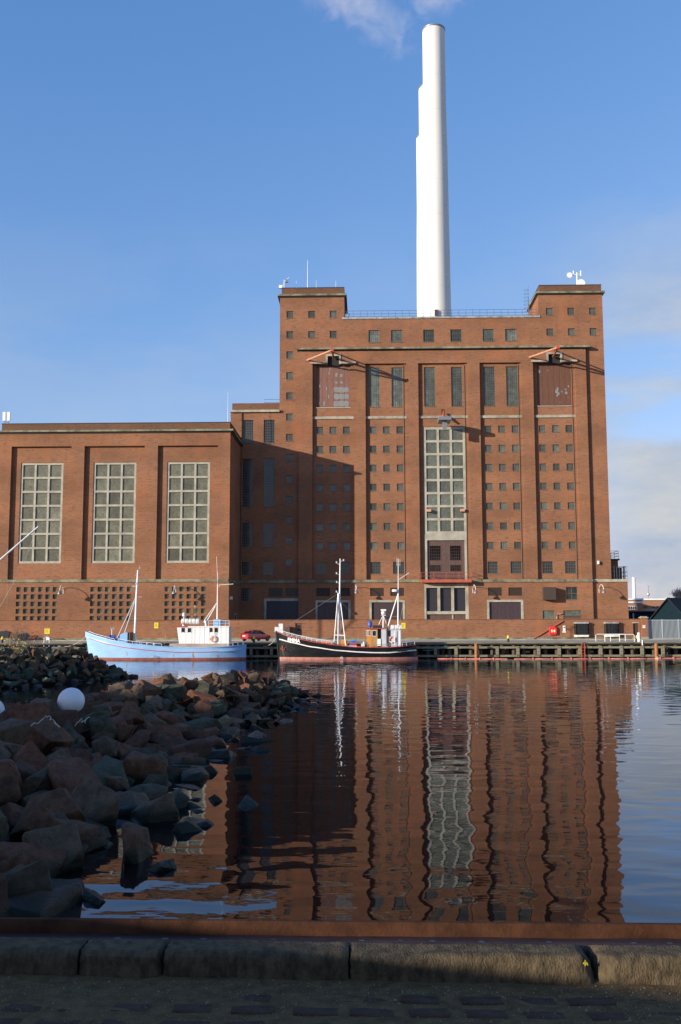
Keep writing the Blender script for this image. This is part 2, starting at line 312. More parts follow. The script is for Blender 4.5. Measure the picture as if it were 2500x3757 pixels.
def water_mat():
    m = bpy.data.materials.new('harbour_water'); m.use_nodes = True; nt = m.node_tree; N = nt.nodes; L = nt.links
    b = N['Principled BSDF']; b.inputs['Base Color'].default_value = (0.003, 0.008, 0.014, 1); b.inputs['Roughness'].default_value = 0.015
    b.inputs['IOR'].default_value = 1.333
    tc = N.new('ShaderNodeTexCoord')
    def wave(sx, sy, rot, detail, rough, amp):
        mp = N.new('ShaderNodeMapping'); mp.inputs['Scale'].default_value = (sx, sy, 1); mp.inputs['Rotation'].default_value = (0, 0, R(rot)); L.new(tc.outputs['Object'], mp.inputs[0])
        n = N.new('ShaderNodeTexNoise'); n.inputs['Scale'].default_value = 1; n.inputs['Detail'].default_value = detail; n.inputs['Roughness'].default_value = rough; n.inputs['Distortion'].default_value = 0.3
        L.new(mp.outputs[0], n.inputs['Vector'])
        k = N.new('ShaderNodeMath'); k.operation = 'MULTIPLY'; L.new(n.outputs[0], k.inputs[0]); k.inputs[1].default_value = amp; return k
    w1 = wave(0.6, 1.0, 8, 1.0, 0.4, WAVES[0]); w2 = wave(1.7, 3.6, -6, 1.5, 0.5, WAVES[1]); w3 = wave(7, 15, 14, 1, 0.5, WAVES[2])
    # patches where the wind ruffles the surface
    pn = N.new('ShaderNodeTexNoise'); pn.inputs['Scale'].default_value = 0.09; pn.inputs['Detail'].default_value = 3; L.new(tc.outputs['Object'], pn.inputs['Vector'])
    pr = N.new('ShaderNodeMapRange'); pr.interpolation_type = 'SMOOTHSTEP'; L.new(pn.outputs[0], pr.inputs[0]); pr.inputs[1].default_value = 0.42; pr.inputs[2].default_value = 0.62; pr.inputs[3].default_value = 0.15; pr.inputs[4].default_value = 1.0
    w3m = N.new('ShaderNodeMath'); w3m.operation = 'MULTIPLY'; L.new(w3.outputs[0], w3m.inputs[0]); L.new(pr.outputs[0], w3m.inputs[1])
    a1 = N.new('ShaderNodeMath'); a1.operation = 'ADD'; L.new(w1.outputs[0], a1.inputs[0]); L.new(w2.outputs[0], a1.inputs[1])
    a2 = N.new('ShaderNodeMath'); a2.operation = 'ADD'; L.new(a1.outputs[0], a2.inputs[0]); L.new(w3m.outputs[0], a2.inputs[1])
    bp = N.new('ShaderNodeBump'); bp.inputs['Strength'].default_value = 1.0; bp.inputs['Distance'].default_value = 1.0
    L.new(a2.outputs[0], bp.inputs['Height'])
    N.remove(b); df = N.new('ShaderNodeBsdfDiffuse'); df.inputs[0].default_value = (0.0012, 0.0022, 0.003, 1)
    gl = N.new('ShaderNodeBsdfGlossy'); gl.inputs['Roughness'].default_value = 0.015; gl.inputs['Color'].default_value = (0.84, 0.88, 0.97, 1)
    fn = N.new('ShaderNodeFresnel'); fn.inputs['IOR'].default_value = 1.333; mxs = N.new('ShaderNodeMixShader')
    L.new(bp.outputs[0], df.inputs['Normal']); L.new(bp.outputs[0], gl.inputs['Normal']); L.new(bp.outputs[0], fn.inputs['Normal'])
    L.new(fn.outputs[0], mxs.inputs[0]); L.new(df.outputs[0], mxs.inputs[1]); L.new(gl.outputs[0], mxs.inputs[2]); L.new(mxs.outputs[0], N['Material Output'].inputs['Surface'])
    return m
WAVES = (0.022, 0.0018, 0.00022)

M = {}
M['brick'] = brick_mat('brick', (0.325,0.117,0.052), (0.24,0.081,0.038), (0.11,0.048,0.033), (0.28,0.19,0.12))
M['brick_cap'] = brick_mat('brick_cap', (0.19,0.080,0.042), (0.145,0.062,0.036), (0.07,0.036,0.026), (0.16,0.11,0.075), 0.5)
M['concrete'] = mat('concrete', (0.34,0.32,0.25), 0.85, var=0.35, vscale=0.7, bump=0.01, bscale=8)
M['green_concrete'] = mat('mossy_concrete', (0.20,0.195,0.13), 0.9, var=0.5, vscale=0.8, col2=(0.085,0.085,0.055), bump=0.01, bscale=8)
M['pale_concrete'] = mat('pale_concrete', (0.36,0.345,0.28), 0.8, var=0.22, vscale=0.9)
M['lead'] = mat('roof_edge_zinc', (0.36,0.36,0.34), 0.5, metal=0.3, var=0.4, vscale=1.2)
M['roof'] = mat('roof_felt', (0.07,0.07,0.07), 0.9, var=0.3)
M['steel_frame'] = mat('window_steel', (0.13,0.115,0.085), 0.6)
M['glass'] = block_glass_mat('dusty_wired_glass', (0.13,0.155,0.13), (0.07,0.085,0.072), 0.17, 0.014, rough=0.2, var=0.55)
M['glass_dark'] = block_glass_mat('dark_pane', (0.035,0.045,0.045), (0.02,0.025,0.025), 0.25, 0.01, rough=0.12)
M['glass_block'] = block_glass_mat('glass_brick', (0.19,0.19,0.135), (0.10,0.105,0.075), 0.165, 0.022, rough=0.3, var=0.3)
M['glass_block2'] = block_glass_mat('glass_brick_green', (0.16,0.175,0.14), (0.085,0.10,0.08), 0.20, 0.03, rough=0.4, var=0.25)
M['rust_door'] = mat('rust_red_door', (0.21,0.10,0.072), 0.6, col2=(0.16,0.075,0.055), vscale=1.0)
M['brown_door'] = mat('brown_door', (0.13,0.058,0.033), 0.55, var=0.15, vscale=1.0)
M['peel'] = mat('peeled_paint', (0.20,0.215,0.22), 0.8, var=0.3, vscale=6)
M['dark_door'] = mat('aubergine_steel_door', (0.055,0.036,0.040), 0.5, var=0.2, vscale=1.0)
M['bay_door'] = mat('loading_door_brown', (0.105,0.062,0.050), 0.5, var=0.15)
M['navy_door'] = mat('navy_shutter', (0.025,0.023,0.033), 0.5, var=0.15)
M['vent'] = mat('brown_louvre', (0.055,0.037,0.027), 0.6)
M['red_steel'] = mat('red_lead_steel', (0.42,0.09,0.045), 0.55, var=0.3, vscale=5)
M['orange_steel'] = mat('orange_steel', (0.55,0.29,0.19), 0.5, var=0.2)
M['grey_steel'] = mat('grey_steel', (0.20,0.22,0.23), 0.45, metal=0.3)
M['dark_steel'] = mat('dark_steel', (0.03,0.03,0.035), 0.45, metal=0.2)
M['rail_steel'] = mat('rail_steel', (0.10,0.11,0.16), 0.45, metal=0.2)
M['white'] = mat('white_paint', (0.78,0.78,0.76), 0.45, var=0.08, vscale=1.5)
M['chimney'] = mat('chimney_white', (0.68,0.685,0.65), 0.65, col2=(0.61,0.62,0.585), vscale=0.5, stretch=(1,1,0.12))
M['black'] = mat('black_rubber', (0.02,0.02,0.02), 0.7, bump=0.004)
M['yellow'] = mat('yellow_paint', (0.75,0.55,0.02), 0.5)
M['timber'] = mat('weathered_timber', (0.22,0.205,0.13), 0.85, col2=(0.10,0.092,0.06), vscale=1.5, stretch=(0.3,1,2), bump=0.01)
M['timber_dark'] = mat('wet_pile_timber', (0.11,0.075,0.055), 0.8, col2=(0.05,0.036,0.028), vscale=2.0, stretch=(2,2,0.4))
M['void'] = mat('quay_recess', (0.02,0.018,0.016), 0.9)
M['quay_top'] = mat('quay_asphalt', (0.36,0.325,0.26), 0.9, var=0.25, vscale=0.35, stretch=(0.3,1,1), bump=0.005, bscale=15)
M['rust'] = mat('rusty_steel', (0.36,0.15,0.05), 0.75, col2=(0.20,0.075,0.03), vscale=3, bump=0.006)
M['water'] = water_mat()
M['rock'] = rock_mat('harbour_rock', (0.92, 1.08, 1.12)); M['rock_far'] = rock_mat('grey_green_rock', (0.85, 1.25, 1.35))

# ------------------------------------------------------------------ setting: water, rock core colour, land
PX0 = 5.62           # outer face of the near quay
QY = 118.5           # face of the far quay
WY = 136.0           # boundary wall on the far quay
BY, PY_ = 152.45, 152.0   # bay plane and pier plane of the boiler house
HY, HB = 140.5, 140.95    # pier plane and bay plane of the turbine hall
QZ = 2.0
WL = 0.15
wo_ = MB().quad((-900,-400,WL),(900,-400,WL),(900,900,WL),(-900,900,WL)).build('water', M['water'], kind='structure')
if wo_.data.polygons[0].normal.z < 0: wo_.data.flip_normals()
M['gap_shade'] = mat('rock_gap_shade', (0.014,0.012,0.009), 0.9, spec=0.1)  # near-black: the shade in the gaps between rocks is put into this colour
MB().box(-60,900,QY+2.45,4000,-3,QZ-0.35).build('quay_ground', M['quay_top'], kind='structure')
MB().box(-900,-60.02,60,4000,-3,QZ-0.01).build('far_shore', M['quay_top'], kind='structure')

# ------------------------------------------------------------------ generic building pieces
class Wall:
    """upright wall sheet facing -Y at Y=y with recessed openings"""
    def __init__(s, y, x0, x1, z0, z1): s.y=y; s.r=(x0,x1,z0,z1); s.o=[]
    def open(s, x0, x1, z0, z1, d=0.24): s.o.append((x0,x1,z0,z1,d)); return (x0,x1,z0,z1)
    def build(s, name, m, parent):
        x0,x1,z0,z1 = s.r; ops = [(max(a,x0),min(b,x1),max(c,z0),min(d,z1),e) for a,b,c,d,e in s.o]
        xs = sorted(set([round(v,4) for v in [x0,x1]+[o[0] for o in ops]+[o[1] for o in ops]]))
        zs = sorted(set([round(v,4) for v in [z0,z1]+[o[2] for o in ops]+[o[3] for o in ops]]))
        b = MB()
        # per column, merge vertical runs
        for i in range(len(xs)-1):
            cx = (xs[i]+xs[i+1])/2; col = [o for o in ops if o[0] < cx < o[1]]
            cuts = sorted(set([z0,z1]+[c for o in col for c in (o[2],o[3])]))
            for j in range(len(cuts)-1):
                cz = (cuts[j]+cuts[j+1])/2
                if any(o[2] < cz < o[3] for o in col): continue
                b.quad((xs[i],s.y,cuts[j]),(xs[i+1],s.y,cuts[j]),(xs[i+1],s.y,cuts[j+1]),(xs[i],s.y,cuts[j+1]))
        for a,c,d,e,g in ops:
            y1 = s.y+g
            b.quad((a,s.y,d),(a,y1,d),(a,y1,e),(a,s.y,e)); b.quad((c,s.y,d),(c,s.y,e),(c,y1,e),(c,y1,d))
            b.quad((a,s.y,d),(c,s.y,d),(c,y1,d),(a,y1,d)); b.quad((a,s.y,e),(a,y1,e),(c,y1,e),(c,s.y,e))
        me = bpy.data.meshes.new(name); me.from_pydata(b.v, [], b.f); me.materials.append(m); me.update()
        o = bpy.data.objects.new(name, me); COL.objects.link(o); adopt(o, parent); return o
_wc = {}
def window(parent, rect, Y, nx, nz, frame_m='steel_frame', pane_m='glass', fr=0.05, bar=0.032, depth=0.12, proud=0.05, sill=True, name='window'):
    x0,x1,z0,z1 = rect; w, h = round(x1-x0,2), round(z1-z0,2)
    key = (w,h,nx,nz,frame_m,pane_m,fr,bar,sill)
    if key not in _wc:
        b = MB()
        b.box(0,fr,0,proud,0,h).box(w-fr,w,0,proud,0,h).box(fr,w-fr,0.001,proud,0,fr).box(fr,w-fr,0.001,proud,h-fr,h)
        for i in range(1,nx): x=w*i/nx; b.box(x-bar/2,x+bar/2,0.012,proud,fr,h-fr)
        for i in range(1,nz): z=h*i/nz; b.box(fr,w-fr,0.018,proud,z-bar/2,z+bar/2)
        if sill: b.box(-0.03,w+0.03,-0.2,-0.002,-0.06,0.012)
        p = MB().box(fr*0.5,w-fr*0.5,proud,proud+0.02,fr*0.5,h-fr*0.5)
        _wc[key] = (b.mesh(name, M[frame_m]), p.mesh('pane', M[pane_m]))
    a, p = _wc[key]
    o = inst(name, a, (x0, Y+depth, z0), parent)
    inst('pane', p, (x0, Y+depth, z0), o)
    return o
def grid_window(parent, rect, Y, nx, nz, mull, outer, pane_m, frame_m, depth=0.12, sill=None):
    """large window: one frame, every light a pane of its own"""
    x0,x1,z0,z1 = rect; b = MB(); W=x1-x0; H=z1-z0; y0=Y+depth; y1=y0+0.22
    b.box(x0,x0+outer,y0,y1,z0,z1).box(x1-outer,x1,y0,y1,z0,z1)
    b.box(x0+outer,x1-outer,y0,y1,z0,z0+outer).box(x0+outer,x1-outer,y0,y1,z1-outer,z1)
    cw=(W-2*outer-(nx-1)*mull)/nx; ch=(H-2*outer-(nz-1)*mull)/nz
    for i in range(1,nx):
        x=x0+outer+i*cw+(i-1)*mull; b.box(x,x+mull,y0+0.004,y1,z0+outer,z1-outer)
    for j in range(1,nz):
        z=z0+outer+j*ch+(j-1)*mull; b.box(x0+outer,x1-outer,y0+0.012,y1,z,z+mull)
    o = b.build('window', M[frame_m], parent)
    pm = MB().box(0,cw,0,0.05,0,ch).mesh('pane', M[pane_m])
    for i in range(nx):
        for j in range(nz):
            inst('pane', pm, (x0+outer+i*(cw+mull), y0+0.15, z0+outer+j*(ch+mull)), o)
    return o

# ================================================================== boiler house
bh = thing('power_station', (18, 168, QZ), 'tall red brick boiler house with two corner towers and rows of small square windows', 'power station')
def RX(pa, pb, py, Y): return X(pa,py,Y), X(pb,py,Y)
FL = X(1027,1300,BY); FR = X(2224,1500,BY)
Z_BAND0, Z_BAND1 = Z(1500,2137,PY_), Z(1500,2127,PY_)
Z_CORN0, Z_CORN1 = Z(1600,1284,PY_), Z(1600,1274,PY_)
Z_ROOF = Z(1600,1168,BY)
Z_TC0, Z_TC1 = Z(1150,1090,BY), Z(1150,1081,BY)      # tower cornice
Z_TTOP = Z(1150,1054,BY+0.25)-0.09
TLR = X(1264,1110,BY); TRL = X(1976,1110,BY)
BODY_BACK = 186.0
wall = Wall(BY, FL, FR, QZ-0.3, Z_ROOF)
rows_y = [(1564.5,1590),(1635,1660.5),(1704.5,1730),(1774.5,1800),(1846.5,1872),(1919,1945),(1990,2016)]
zr = [(Z(1420,b,BY), Z(1420,a,BY)) for a,b in rows_y]
wins = []
def addw(rect, nx, nz, **k): wall.open(*rect, 0.26); wins.append((rect,nx,nz,k))
for pxs in ([(1160.7,1186.4),(1209.4,1235),(1259,1284.6)], [(1356,1381.5),(1406,1431),(1455.5,1480)],
            [(1779.6,1804.6),(1829,1854.6),(1878.6,1904)], [(1978,2002.5),(2027,2052),(2076.5,2102)]):
    for a,b in pxs:
        xa,xb = RX(a,b,1575,BY)
        for z0,z1 in zr: addw((xa,xb,z0,z1),5,5)
# left stair column of single windows, and the tower windows
col_y = [(1141,1166.5),(1215,1241),(1289,1315),(1365,1391.5),(1440,1466),(1517,1543),(1591.5,1617),(1666,1691.6),(1744,1770.5),(1820,1845),(1894.5,1920),(1971,1997),(2050,2075)]
xa,xb = RX(1051.3,1076.3,1300,BY)
towers_wins = []
for i,(a,b) in enumerate(col_y):
    r=(xa,xb,Z(1064,b,BY),Z(1064,a,BY))
    if i == 0: towers_wins.append(('L',r))
    else: addw(r,5,5)
for a,b in ((1131.5,1156.5),(1210.5,1236)):
    xx = RX(a,b,1200,BY)
    towers_wins.append(('L',(xx[0],xx[1],Z(1064,1166.5,BY),Z(1064,1141,BY))))
    addw((xx[0],xx[1],Z(1064,1241,BY),Z(1064,1215,BY)),5,5)
for a,b in ((2004,2029.6),(2083,2108.5),(2162.7,2188)):
    xx = RX(a,b,1140,BY)
    towers_wins.append(('R',(xx[0],xx[1],Z(2100,1154.5,BY),Z(2100,1129,BY))))
    addw((xx[0],xx[1],Z(2100,1230,BY),Z(2100,1204.5,BY)),5,5)
UP = [(1353,1393),(1435.5,1476.5),(1554,1594.4),(1653.6,1694.5),(1772.4,1813),(1855,1896.5)]
for a,b in UP:
    xx = RX(a,b,1230,BY); addw((xx[0],xx[1],Z(1600,1253.5,BY),Z(1600,1209,BY)),5,3,pane_m='glass')
for a,b in [(1355,1394.5),(1437.8,1478.2),(1557,1597.6),(1656.5,1697),(1775,1817.5),(1859,1901.5)]:
    xx = RX(a,b,1420,BY); addw((xx[0],xx[1],Z(1600,1491,BY),Z(1600,1346.5,BY)),6,15,bar=0.03)
for a,b in [(1160,1200),(1247,1285),(1360,1398),(1443,1484),(1791,1828),(1875,1915),(1991,2030),(2075,2115)]:
    xx = RX(a,b,2080,BY); addw((xx[0],xx[1],Z(1600,2105,BY),Z(1600,2061,BY)),6,4,bar=0.03,pane_m='glass_dark')
# big hoist doors and the central window
hd = {}
for k,(a,b,na,nb,py) in {'l':(1162,1286,1203,1245,1400), 'r':(1972,2097.5,2011,2055.5,1400)}.items():
    xx = RX(a,b,py,BY); nn = RX(na,nb,1320,BY)
    zb = Z(1225,1494.5,BY); zt = Z(1225,1336,BY); zn = Z(1225,1309,BY)
    hd[k] = (xx,nn,zb,zt,zn)
    wall.open(xx[0],xx[1],zb,zt,0.32)
CW = RX(1554.5,1711,1700,BY)
ZW1 = Z(1630,1565,BY); ZW0 = Z(1630,1959,BY); ZD1 = Z(1630,1982,BY)
wall.open(CW[0],CW[1],Z_BAND1,ZW1,0.4)
small_d = (*RX(1621,1634,1510,BY), Z(1628,1522,BY), Z(1628,1501,BY)); wall.open(*small_d,0.3)
# body: front wall sheet (with openings), sides, back and roof
wall.build('front_wall', M['brick'], bh)
bd = MB()
bd.quad((FR,BY,QZ-0.3),(FR,BODY_BACK,QZ-0.3),(FR,BODY_BACK,Z_ROOF),(FR,BY,Z_ROOF))
bd.quad((FL,BODY_BACK,QZ-0.3),(FL,BY,QZ-0.3),(FL,BY,Z_ROOF),(FL,BODY_BACK,Z_ROOF))
bd.quad((FR,BODY_BACK,QZ-0.3),(FL,BODY_BACK,QZ-0.3),(FL,BODY_BACK,Z_ROOF),(FR,BODY_BACK,Z_ROOF))
bd.build('side_wall', M['brick'], bh)
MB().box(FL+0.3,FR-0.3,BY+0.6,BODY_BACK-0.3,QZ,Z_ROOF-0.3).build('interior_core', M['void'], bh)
MB().box(TLR-0.35,TRL+0.2,BY-0.13,BODY_BACK,Z_ROOF,Z_ROOF+0.28).build('roof_edge', M['lead'], bh)
for rect,nx,nz,k in wins: window(bh, rect, BY, nx, nz, **k)
# towers
TD = 8.6
for side,(xa,xb) in (('L',(FL,TLR)),('R',(TRL,FR))):
    t = Wall(BY, xa, xb, Z_ROOF, Z_TC0)
    rs = [r for s,r in towers_wins if s == side]
    for r in rs: t.open(*r, 0.26)
    t.build('tower_wall', M['brick'], bh)
    for r in rs: window(bh, r, BY, 5, 5)
    b = MB()
    b.quad((xa,BY+TD,Z_ROOF),(xa,BY,Z_ROOF),(xa,BY,Z_TC0),(xa,BY+TD,Z_TC0)); b.quad((xb,BY,Z_ROOF),(xb,BY+TD,Z_ROOF),(xb,BY+TD,Z_TC0),(xb,BY,Z_TC0))
    b.quad((xb,BY+TD,Z_ROOF),(xa,BY+TD,Z_ROOF),(xa,BY+TD,Z_TC0),(xb,BY+TD,Z_TC0))
    b.build('tower_side', M['brick'], bh)
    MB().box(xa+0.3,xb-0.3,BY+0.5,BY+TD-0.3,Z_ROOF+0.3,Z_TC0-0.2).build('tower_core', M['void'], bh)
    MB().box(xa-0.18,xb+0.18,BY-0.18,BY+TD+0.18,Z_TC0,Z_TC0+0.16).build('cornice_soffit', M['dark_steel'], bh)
    MB().box(xa-0.38,xb+0.38,BY-0.38,BY+TD+0.38,Z_TC0+0.16,Z_TC1+0.05).build('tower_cornice', M['green_concrete'], bh)
    MB().box(xa+0.25,xb-0.05,BY+0.25,BY+TD-0.25,Z_TC1+0.05,Z_TTOP).build('tower_parapet', M['brick_cap'], bh)
    MB().box(xa+0.2,xb,BY+0.2,BY+TD-0.2,Z_TTOP,Z_TTOP+0.09).build('parapet_coping', M['dark_steel'], bh)
# frontispiece: piers, header, cornice
PL = X(1097,1500,PY_); PR = X(2156,1500,PY_)
bays = [(1147,1298.5,1500),(1342,1493,1500),(1536.5,1718,1500),(1763,1916,1500),(1960,2114,1500)]
bx = [RX(a,b,y,PY_) for a,b,y in bays]
Z_HEAD = Z(1430,1333,PY_)
piers = [(PL,bx[0][0])]+[(bx[i][1],bx[i+1][0]) for i in range(4)]+[(bx[4][1],PR)]
for a,b in piers: MB().box(a,b,PY_,BY+0.02,Z_BAND1-0.02,Z_HEAD).build('pier', M['brick'], bh)
# the header breaks for the two hoist notches
nl, nr = hd['l'][1], hd['r'][1]
for a,b in ((PL,nl[0]-0.28),(nl[1]+0.28,nr[0]-0.28),(nr[1]+0.28,PR)):
    MB().box(a,b,PY_,BY+0.02,Z_HEAD,Z_CORN0).build('header', M['brick'], bh)
for a,b in (nl,nr): MB().box(a-0.28,b+0.28,PY_,BY+0.02,hd['l'][4]+0.30,Z_CORN0).build('header', M['brick'], bh)
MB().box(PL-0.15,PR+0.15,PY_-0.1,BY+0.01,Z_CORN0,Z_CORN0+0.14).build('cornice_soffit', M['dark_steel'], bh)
XC0, XC1 = X(1090,1278,PY_-0.5), X(2166,1272,PY_-0.5)
MB().loft([[(XC0,PY_-0.55,Z_CORN0+0.14),(XC0,BY+0.01,Z_CORN0+0.14),(XC0,BY+0.01,Z_CORN0+0.62),(XC0,PY_-0.5,Z_CORN0+0.44)],
           [(XC1,PY_-0.55,Z_CORN0+0.14),(XC1,BY+0.01,Z_CORN0+0.14),(XC1,BY+0.01,Z_CORN0+0.62),(XC1,PY_-0.5,Z_CORN0+0.44)]]).build('cornice', M['green_concrete'], bh)
# inner corner rebate at the right of each bay (thin brick return)
for a,b in bx: MB().box(b-0.42,b+0.01,BY-0.12,BY+0.02,Z_BAND1,Z_HEAD).build('pier_rebate', M['brick'], bh)
for a,b in bx[1:]: MB().tube([(b-0.46,BY-0.16,Z_BAND1),(b-0.46,BY-0.16,Z_HEAD-0.3)],0.055,6).build('downpipe', M['vent'], bh)
for i,(a,b) in enumerate(bx):
    MB().box(a,b-0.02,BY-0.17,BY+0.01,Z(1420,1536.5,BY),Z(1420,1527,BY)).build('string_course', M['concrete'], bh)
# hoist door leaves, portal trims
for k,(xx,nn,zb,zt,zn) in hd.items():
    m = M['rust_door'] if k == 'l' else M['brown_door']
    n = 6; w = (xx[1]-xx[0])/n; leaf = MB().box(0.012,w-0.012,0,0.08,0.02,zt-zb-0.02)
    for q in range(1,6): leaf.box(0.05,w-0.05,-0.012,0,(zt-zb)*q/6-0.02,(zt-zb)*q/6+0.02)
    lm = leaf.mesh('door_leaf', m)
    for i in range(n): inst('door_leaf', lm, (xx[0]+i*w, BY+0.26, zb), bh)
    MB().box(xx[0]-0.05,xx[1]+0.05,BY-0.1,BY+0.24,zb-0.12,zb-0.002).build('door_sill', M['pale_concrete'], bh)
    # notch: dark hoist opening with a concrete surround standing on the lintel
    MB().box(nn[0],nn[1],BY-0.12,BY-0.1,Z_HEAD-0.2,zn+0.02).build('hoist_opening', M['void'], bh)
    s = MB(); e=0.28; t=0.30
    s.box(nn[0]-e,nn[0],PY_-0.12,BY+0.01,Z_HEAD-0.05,zn).box(nn[1],nn[1]+e,PY_-0.12,BY+0.01,Z_HEAD-0.05,zn)
    s.box(nn[0]-e,nn[1]+e,PY_-0.12,BY+0.012,zn,zn+t)
    l0 = xx[0]-0.95; l1 = xx[1]+0.85
    s.box(l0,nn[0]-e,PY_-0.32,PY_+0.3,Z_HEAD-0.02,Z_HEAD+0.26).box(nn[1]+e,l1,PY_-0.32,PY_+0.3,Z_HEAD-0.02,Z_HEAD+0.26)
    s.build('hoist_portal', M['concrete'], bh)
# peeling patches on the left door, a few on the right one
PATCH = []; pb = MB(); rng = random.Random(3)
def blotch(b, x, z, sx, sz, y):
    n=11; sq=lambda c: math.copysign(abs(c)**0.6,c)
    pts=[(x+sq(math.cos(2*math.pi*i/n))*sx*rng.uniform(.8,1.05), y-len(PATCH)*0.0004, z+sq(math.sin(2*math.pi*i/n))*sz*rng.uniform(.75,1.05)) for i in range(n)]
    q=MB(); q.v+=pts; q.f.append(tuple(range(n))); PATCH.append(q.build('peeled_patch', M['peel'], bh))
(xx,nn,zb,zt,zn)=hd['l']
for r in range(6):
    for c,(fx_,fw) in enumerate(((0.585,0.055),(0.735,0.062),(0.89,0.045))):
        if r > 4 and c != 0 and False: continue
        if (c == 2 and r > 2) or (c == 0 and r > 4): continue
        for q in range(2 if r > 3 else 1):
            s = 1.0 if r < 3 else 0.45
            pb_x = xx[0]+(xx[1]-xx[0])*(fx_+rng.uniform(-.012,.012)*(q)); zc = zb+(zt-zb)*(0.09+0.165*r)+rng.uniform(-.3,.3)*(q>0)
            x0_,x1_ = pb_x-(xx[1]-xx[0])*fw*s, pb_x+(xx[1]-xx[0])*fw*s; h=(zt-zb)*0.066*s
            blotch(pb, pb_x, zc, (x1_-x0_)*0.80, h*1.1, BY+0.245)
for (u,v,s) in ((.22,.1,.5),(.3,.45,.35),(.38,.8,.4),(.4,.9,.35),(.36,.25,.4),(.1,.5,.3),(.08,.1,.25)):
    blotch(pb, xx[0]+(xx[1]-xx[0])*u, zb+(zt-zb)*v, 0.35*s, 0.9*s, BY+0.245)
pb = MB(); (xx,nn,zb,zt,zn)=hd['r']
for (u,v,s) in ((.57,.34,.9),(.62,.28,.8),(.6,.4,.6),(.72,.33,.45),(.85,.3,.7),(.84,.38,.5),(.92,.45,.5),(.58,.24,.5),(.07,.8,.8),(.32,.82,.35),(.9,.2,.3),(.66,.08,.3)):
    blotch(pb, xx[0]+(xx[1]-xx[0])*u, zb+(zt-zb)*v, 0.28*s, 0.38*s, BY+0.245)
# central window above its brown loading doors
grid_window(bh, (CW[0]+0.02,CW[1]-0.02,ZW0,ZW1-0.02), BY, 3, 8, 0.36, 0.42, 'glass_block2', 'pale_concrete', depth=0.1)
lf = MB(); zb_ = Z_BAND1
lf.box(CW[0]+0.02,CW[1]-0.02,BY+0.06,BY+0.36,ZD1,ZW0).box(CW[0]+0.02,CW[0]+0.42,BY+0.06,BY+0.36,zb_,ZD1).box(CW[1]-0.42,CW[1]-0.02,BY+0.06,BY+0.36,zb_,ZD1)
lf.build('loading_door_surround', M['pale_concrete'], bh)
n=4; w=(CW[1]-CW[0]-0.84)/n
lm = MB().box(0.01,w-0.01,0,0.06,0.02,ZD1-zb_-0.02).mesh('door_leaf', M['bay_door'])
for i in range(n): inst('door_leaf', lm, (CW[0]+0.42+i*w, BY+0.3, zb_), bh)
for (a,b) in ((1577,1618),(1652,1692)):
    for (c,d) in ((2056,2001),(2096,2072)):
        window(bh, (X(a,2030,BY),X(b,2030,BY),Z(1630,c,BY),Z(1630,d,BY)), BY, 5, 5, frame_m='bay_door', pane_m='glass_dark', sill=False, depth=0.25, name='door_light')
for a,b in ((1565,1581.6),(1689,1705)):
    p0=X(a,1873,BY); p1=X(b,1873,BY); z0=Z(1640,1878,BY)
    MB().box(p0,p1,BY-0.55,BY+0.1,z0,z0+0.4).build('floodlight_box', M['orange_steel'], bh)
# window reveal jamb (pale, left and right)
# band and base storey
AR = X(2306,2200,BY)     # right end of the annex
MB().box(PL,PR+0.02,PY_-0.16,BY+0.02,Z_BAND0,Z_BAND1).build('band', M['green_concrete'], bh)
MB().box(PR+0.02,AR+0.12,BY-0.16,BY+9.1,Z_BAND0,Z_BAND1).build('band', M['concrete'], bh)
MB().box(FL+0.0,PL,BY-0.14,BY+0.02,Z_BAND0,Z_BAND1).build('band', M['green_concrete'], bh)
base = Wall(PY_, PL, PR, QZ-0.3, Z_BAND0)
bz = lambda y: Z(1500,y,PY_)
ops=[]
for a,b in ((1158,1287),(1356,1487),(1788,1922)):
    xx = RX(a,b,2240,PY_); base.open(xx[0],xx[1],QZ-0.3,bz(2201.5),0.3); ops.append(xx)
vents=[]
for a,b in ((1161,1211),(1234,1285),(1359,1409),(1433,1483),(1792,1842.5),(1866.7,1916.5)):
    xx = RX(a,b,2170,PY_); r=(xx[0],xx[1],bz(2187),bz(2156.5)); base.open(*r,0.2); vents.append((r,PY_))
co = RX(1557,1720,2200,PY_); base.open(co[0],co[1],QZ-0.3,bz(2141),0.5)
lw=[]
for a,b,c,d in ((1993,2036,2271,2240),(2069,2134.6,2271,2240),(2079,2120.6,2200,2154)):
    r=(X(a,c,PY_),X(b,c,PY_),Z(2060,c,PY_),Z(2060,d,PY_)); base.open(*r,0.24); lw.append(r)
base.build('base_wall', M['brick'], bh)
MB().quad((PR,PY_,QZ-.3),(PR,BY,QZ-.3),(PR,BY,Z_BAND0),(PR,PY_,Z_BAND0)).quad((PL,BY,QZ-.3),(PL,PY_,QZ-.3),(PL,PY_,Z_BAND0),(PL,BY,Z_BAND0)).build('base_return', M['brick'], bh)
window(bh, lw[0], PY_, 2, 2, pane_m='glass', bar=0.06)
window(bh, (lw[1][0],lw[1][1],(lw[1][2]+lw[1][3])/2-0.1,lw[1][3]), PY_, 1, 1, pane_m='glass', bar=0.06)
MB().box(lw[1][0],lw[1][1],PY_+0.1,PY_+0.2,lw[1][2]-0.2,(lw[1][2]+lw[1][3])/2-0.1).build('window_panel', M['bay_door'], bh)
window(bh, lw[2], PY_, 2, 2, pane_m='glass', bar=0.06)
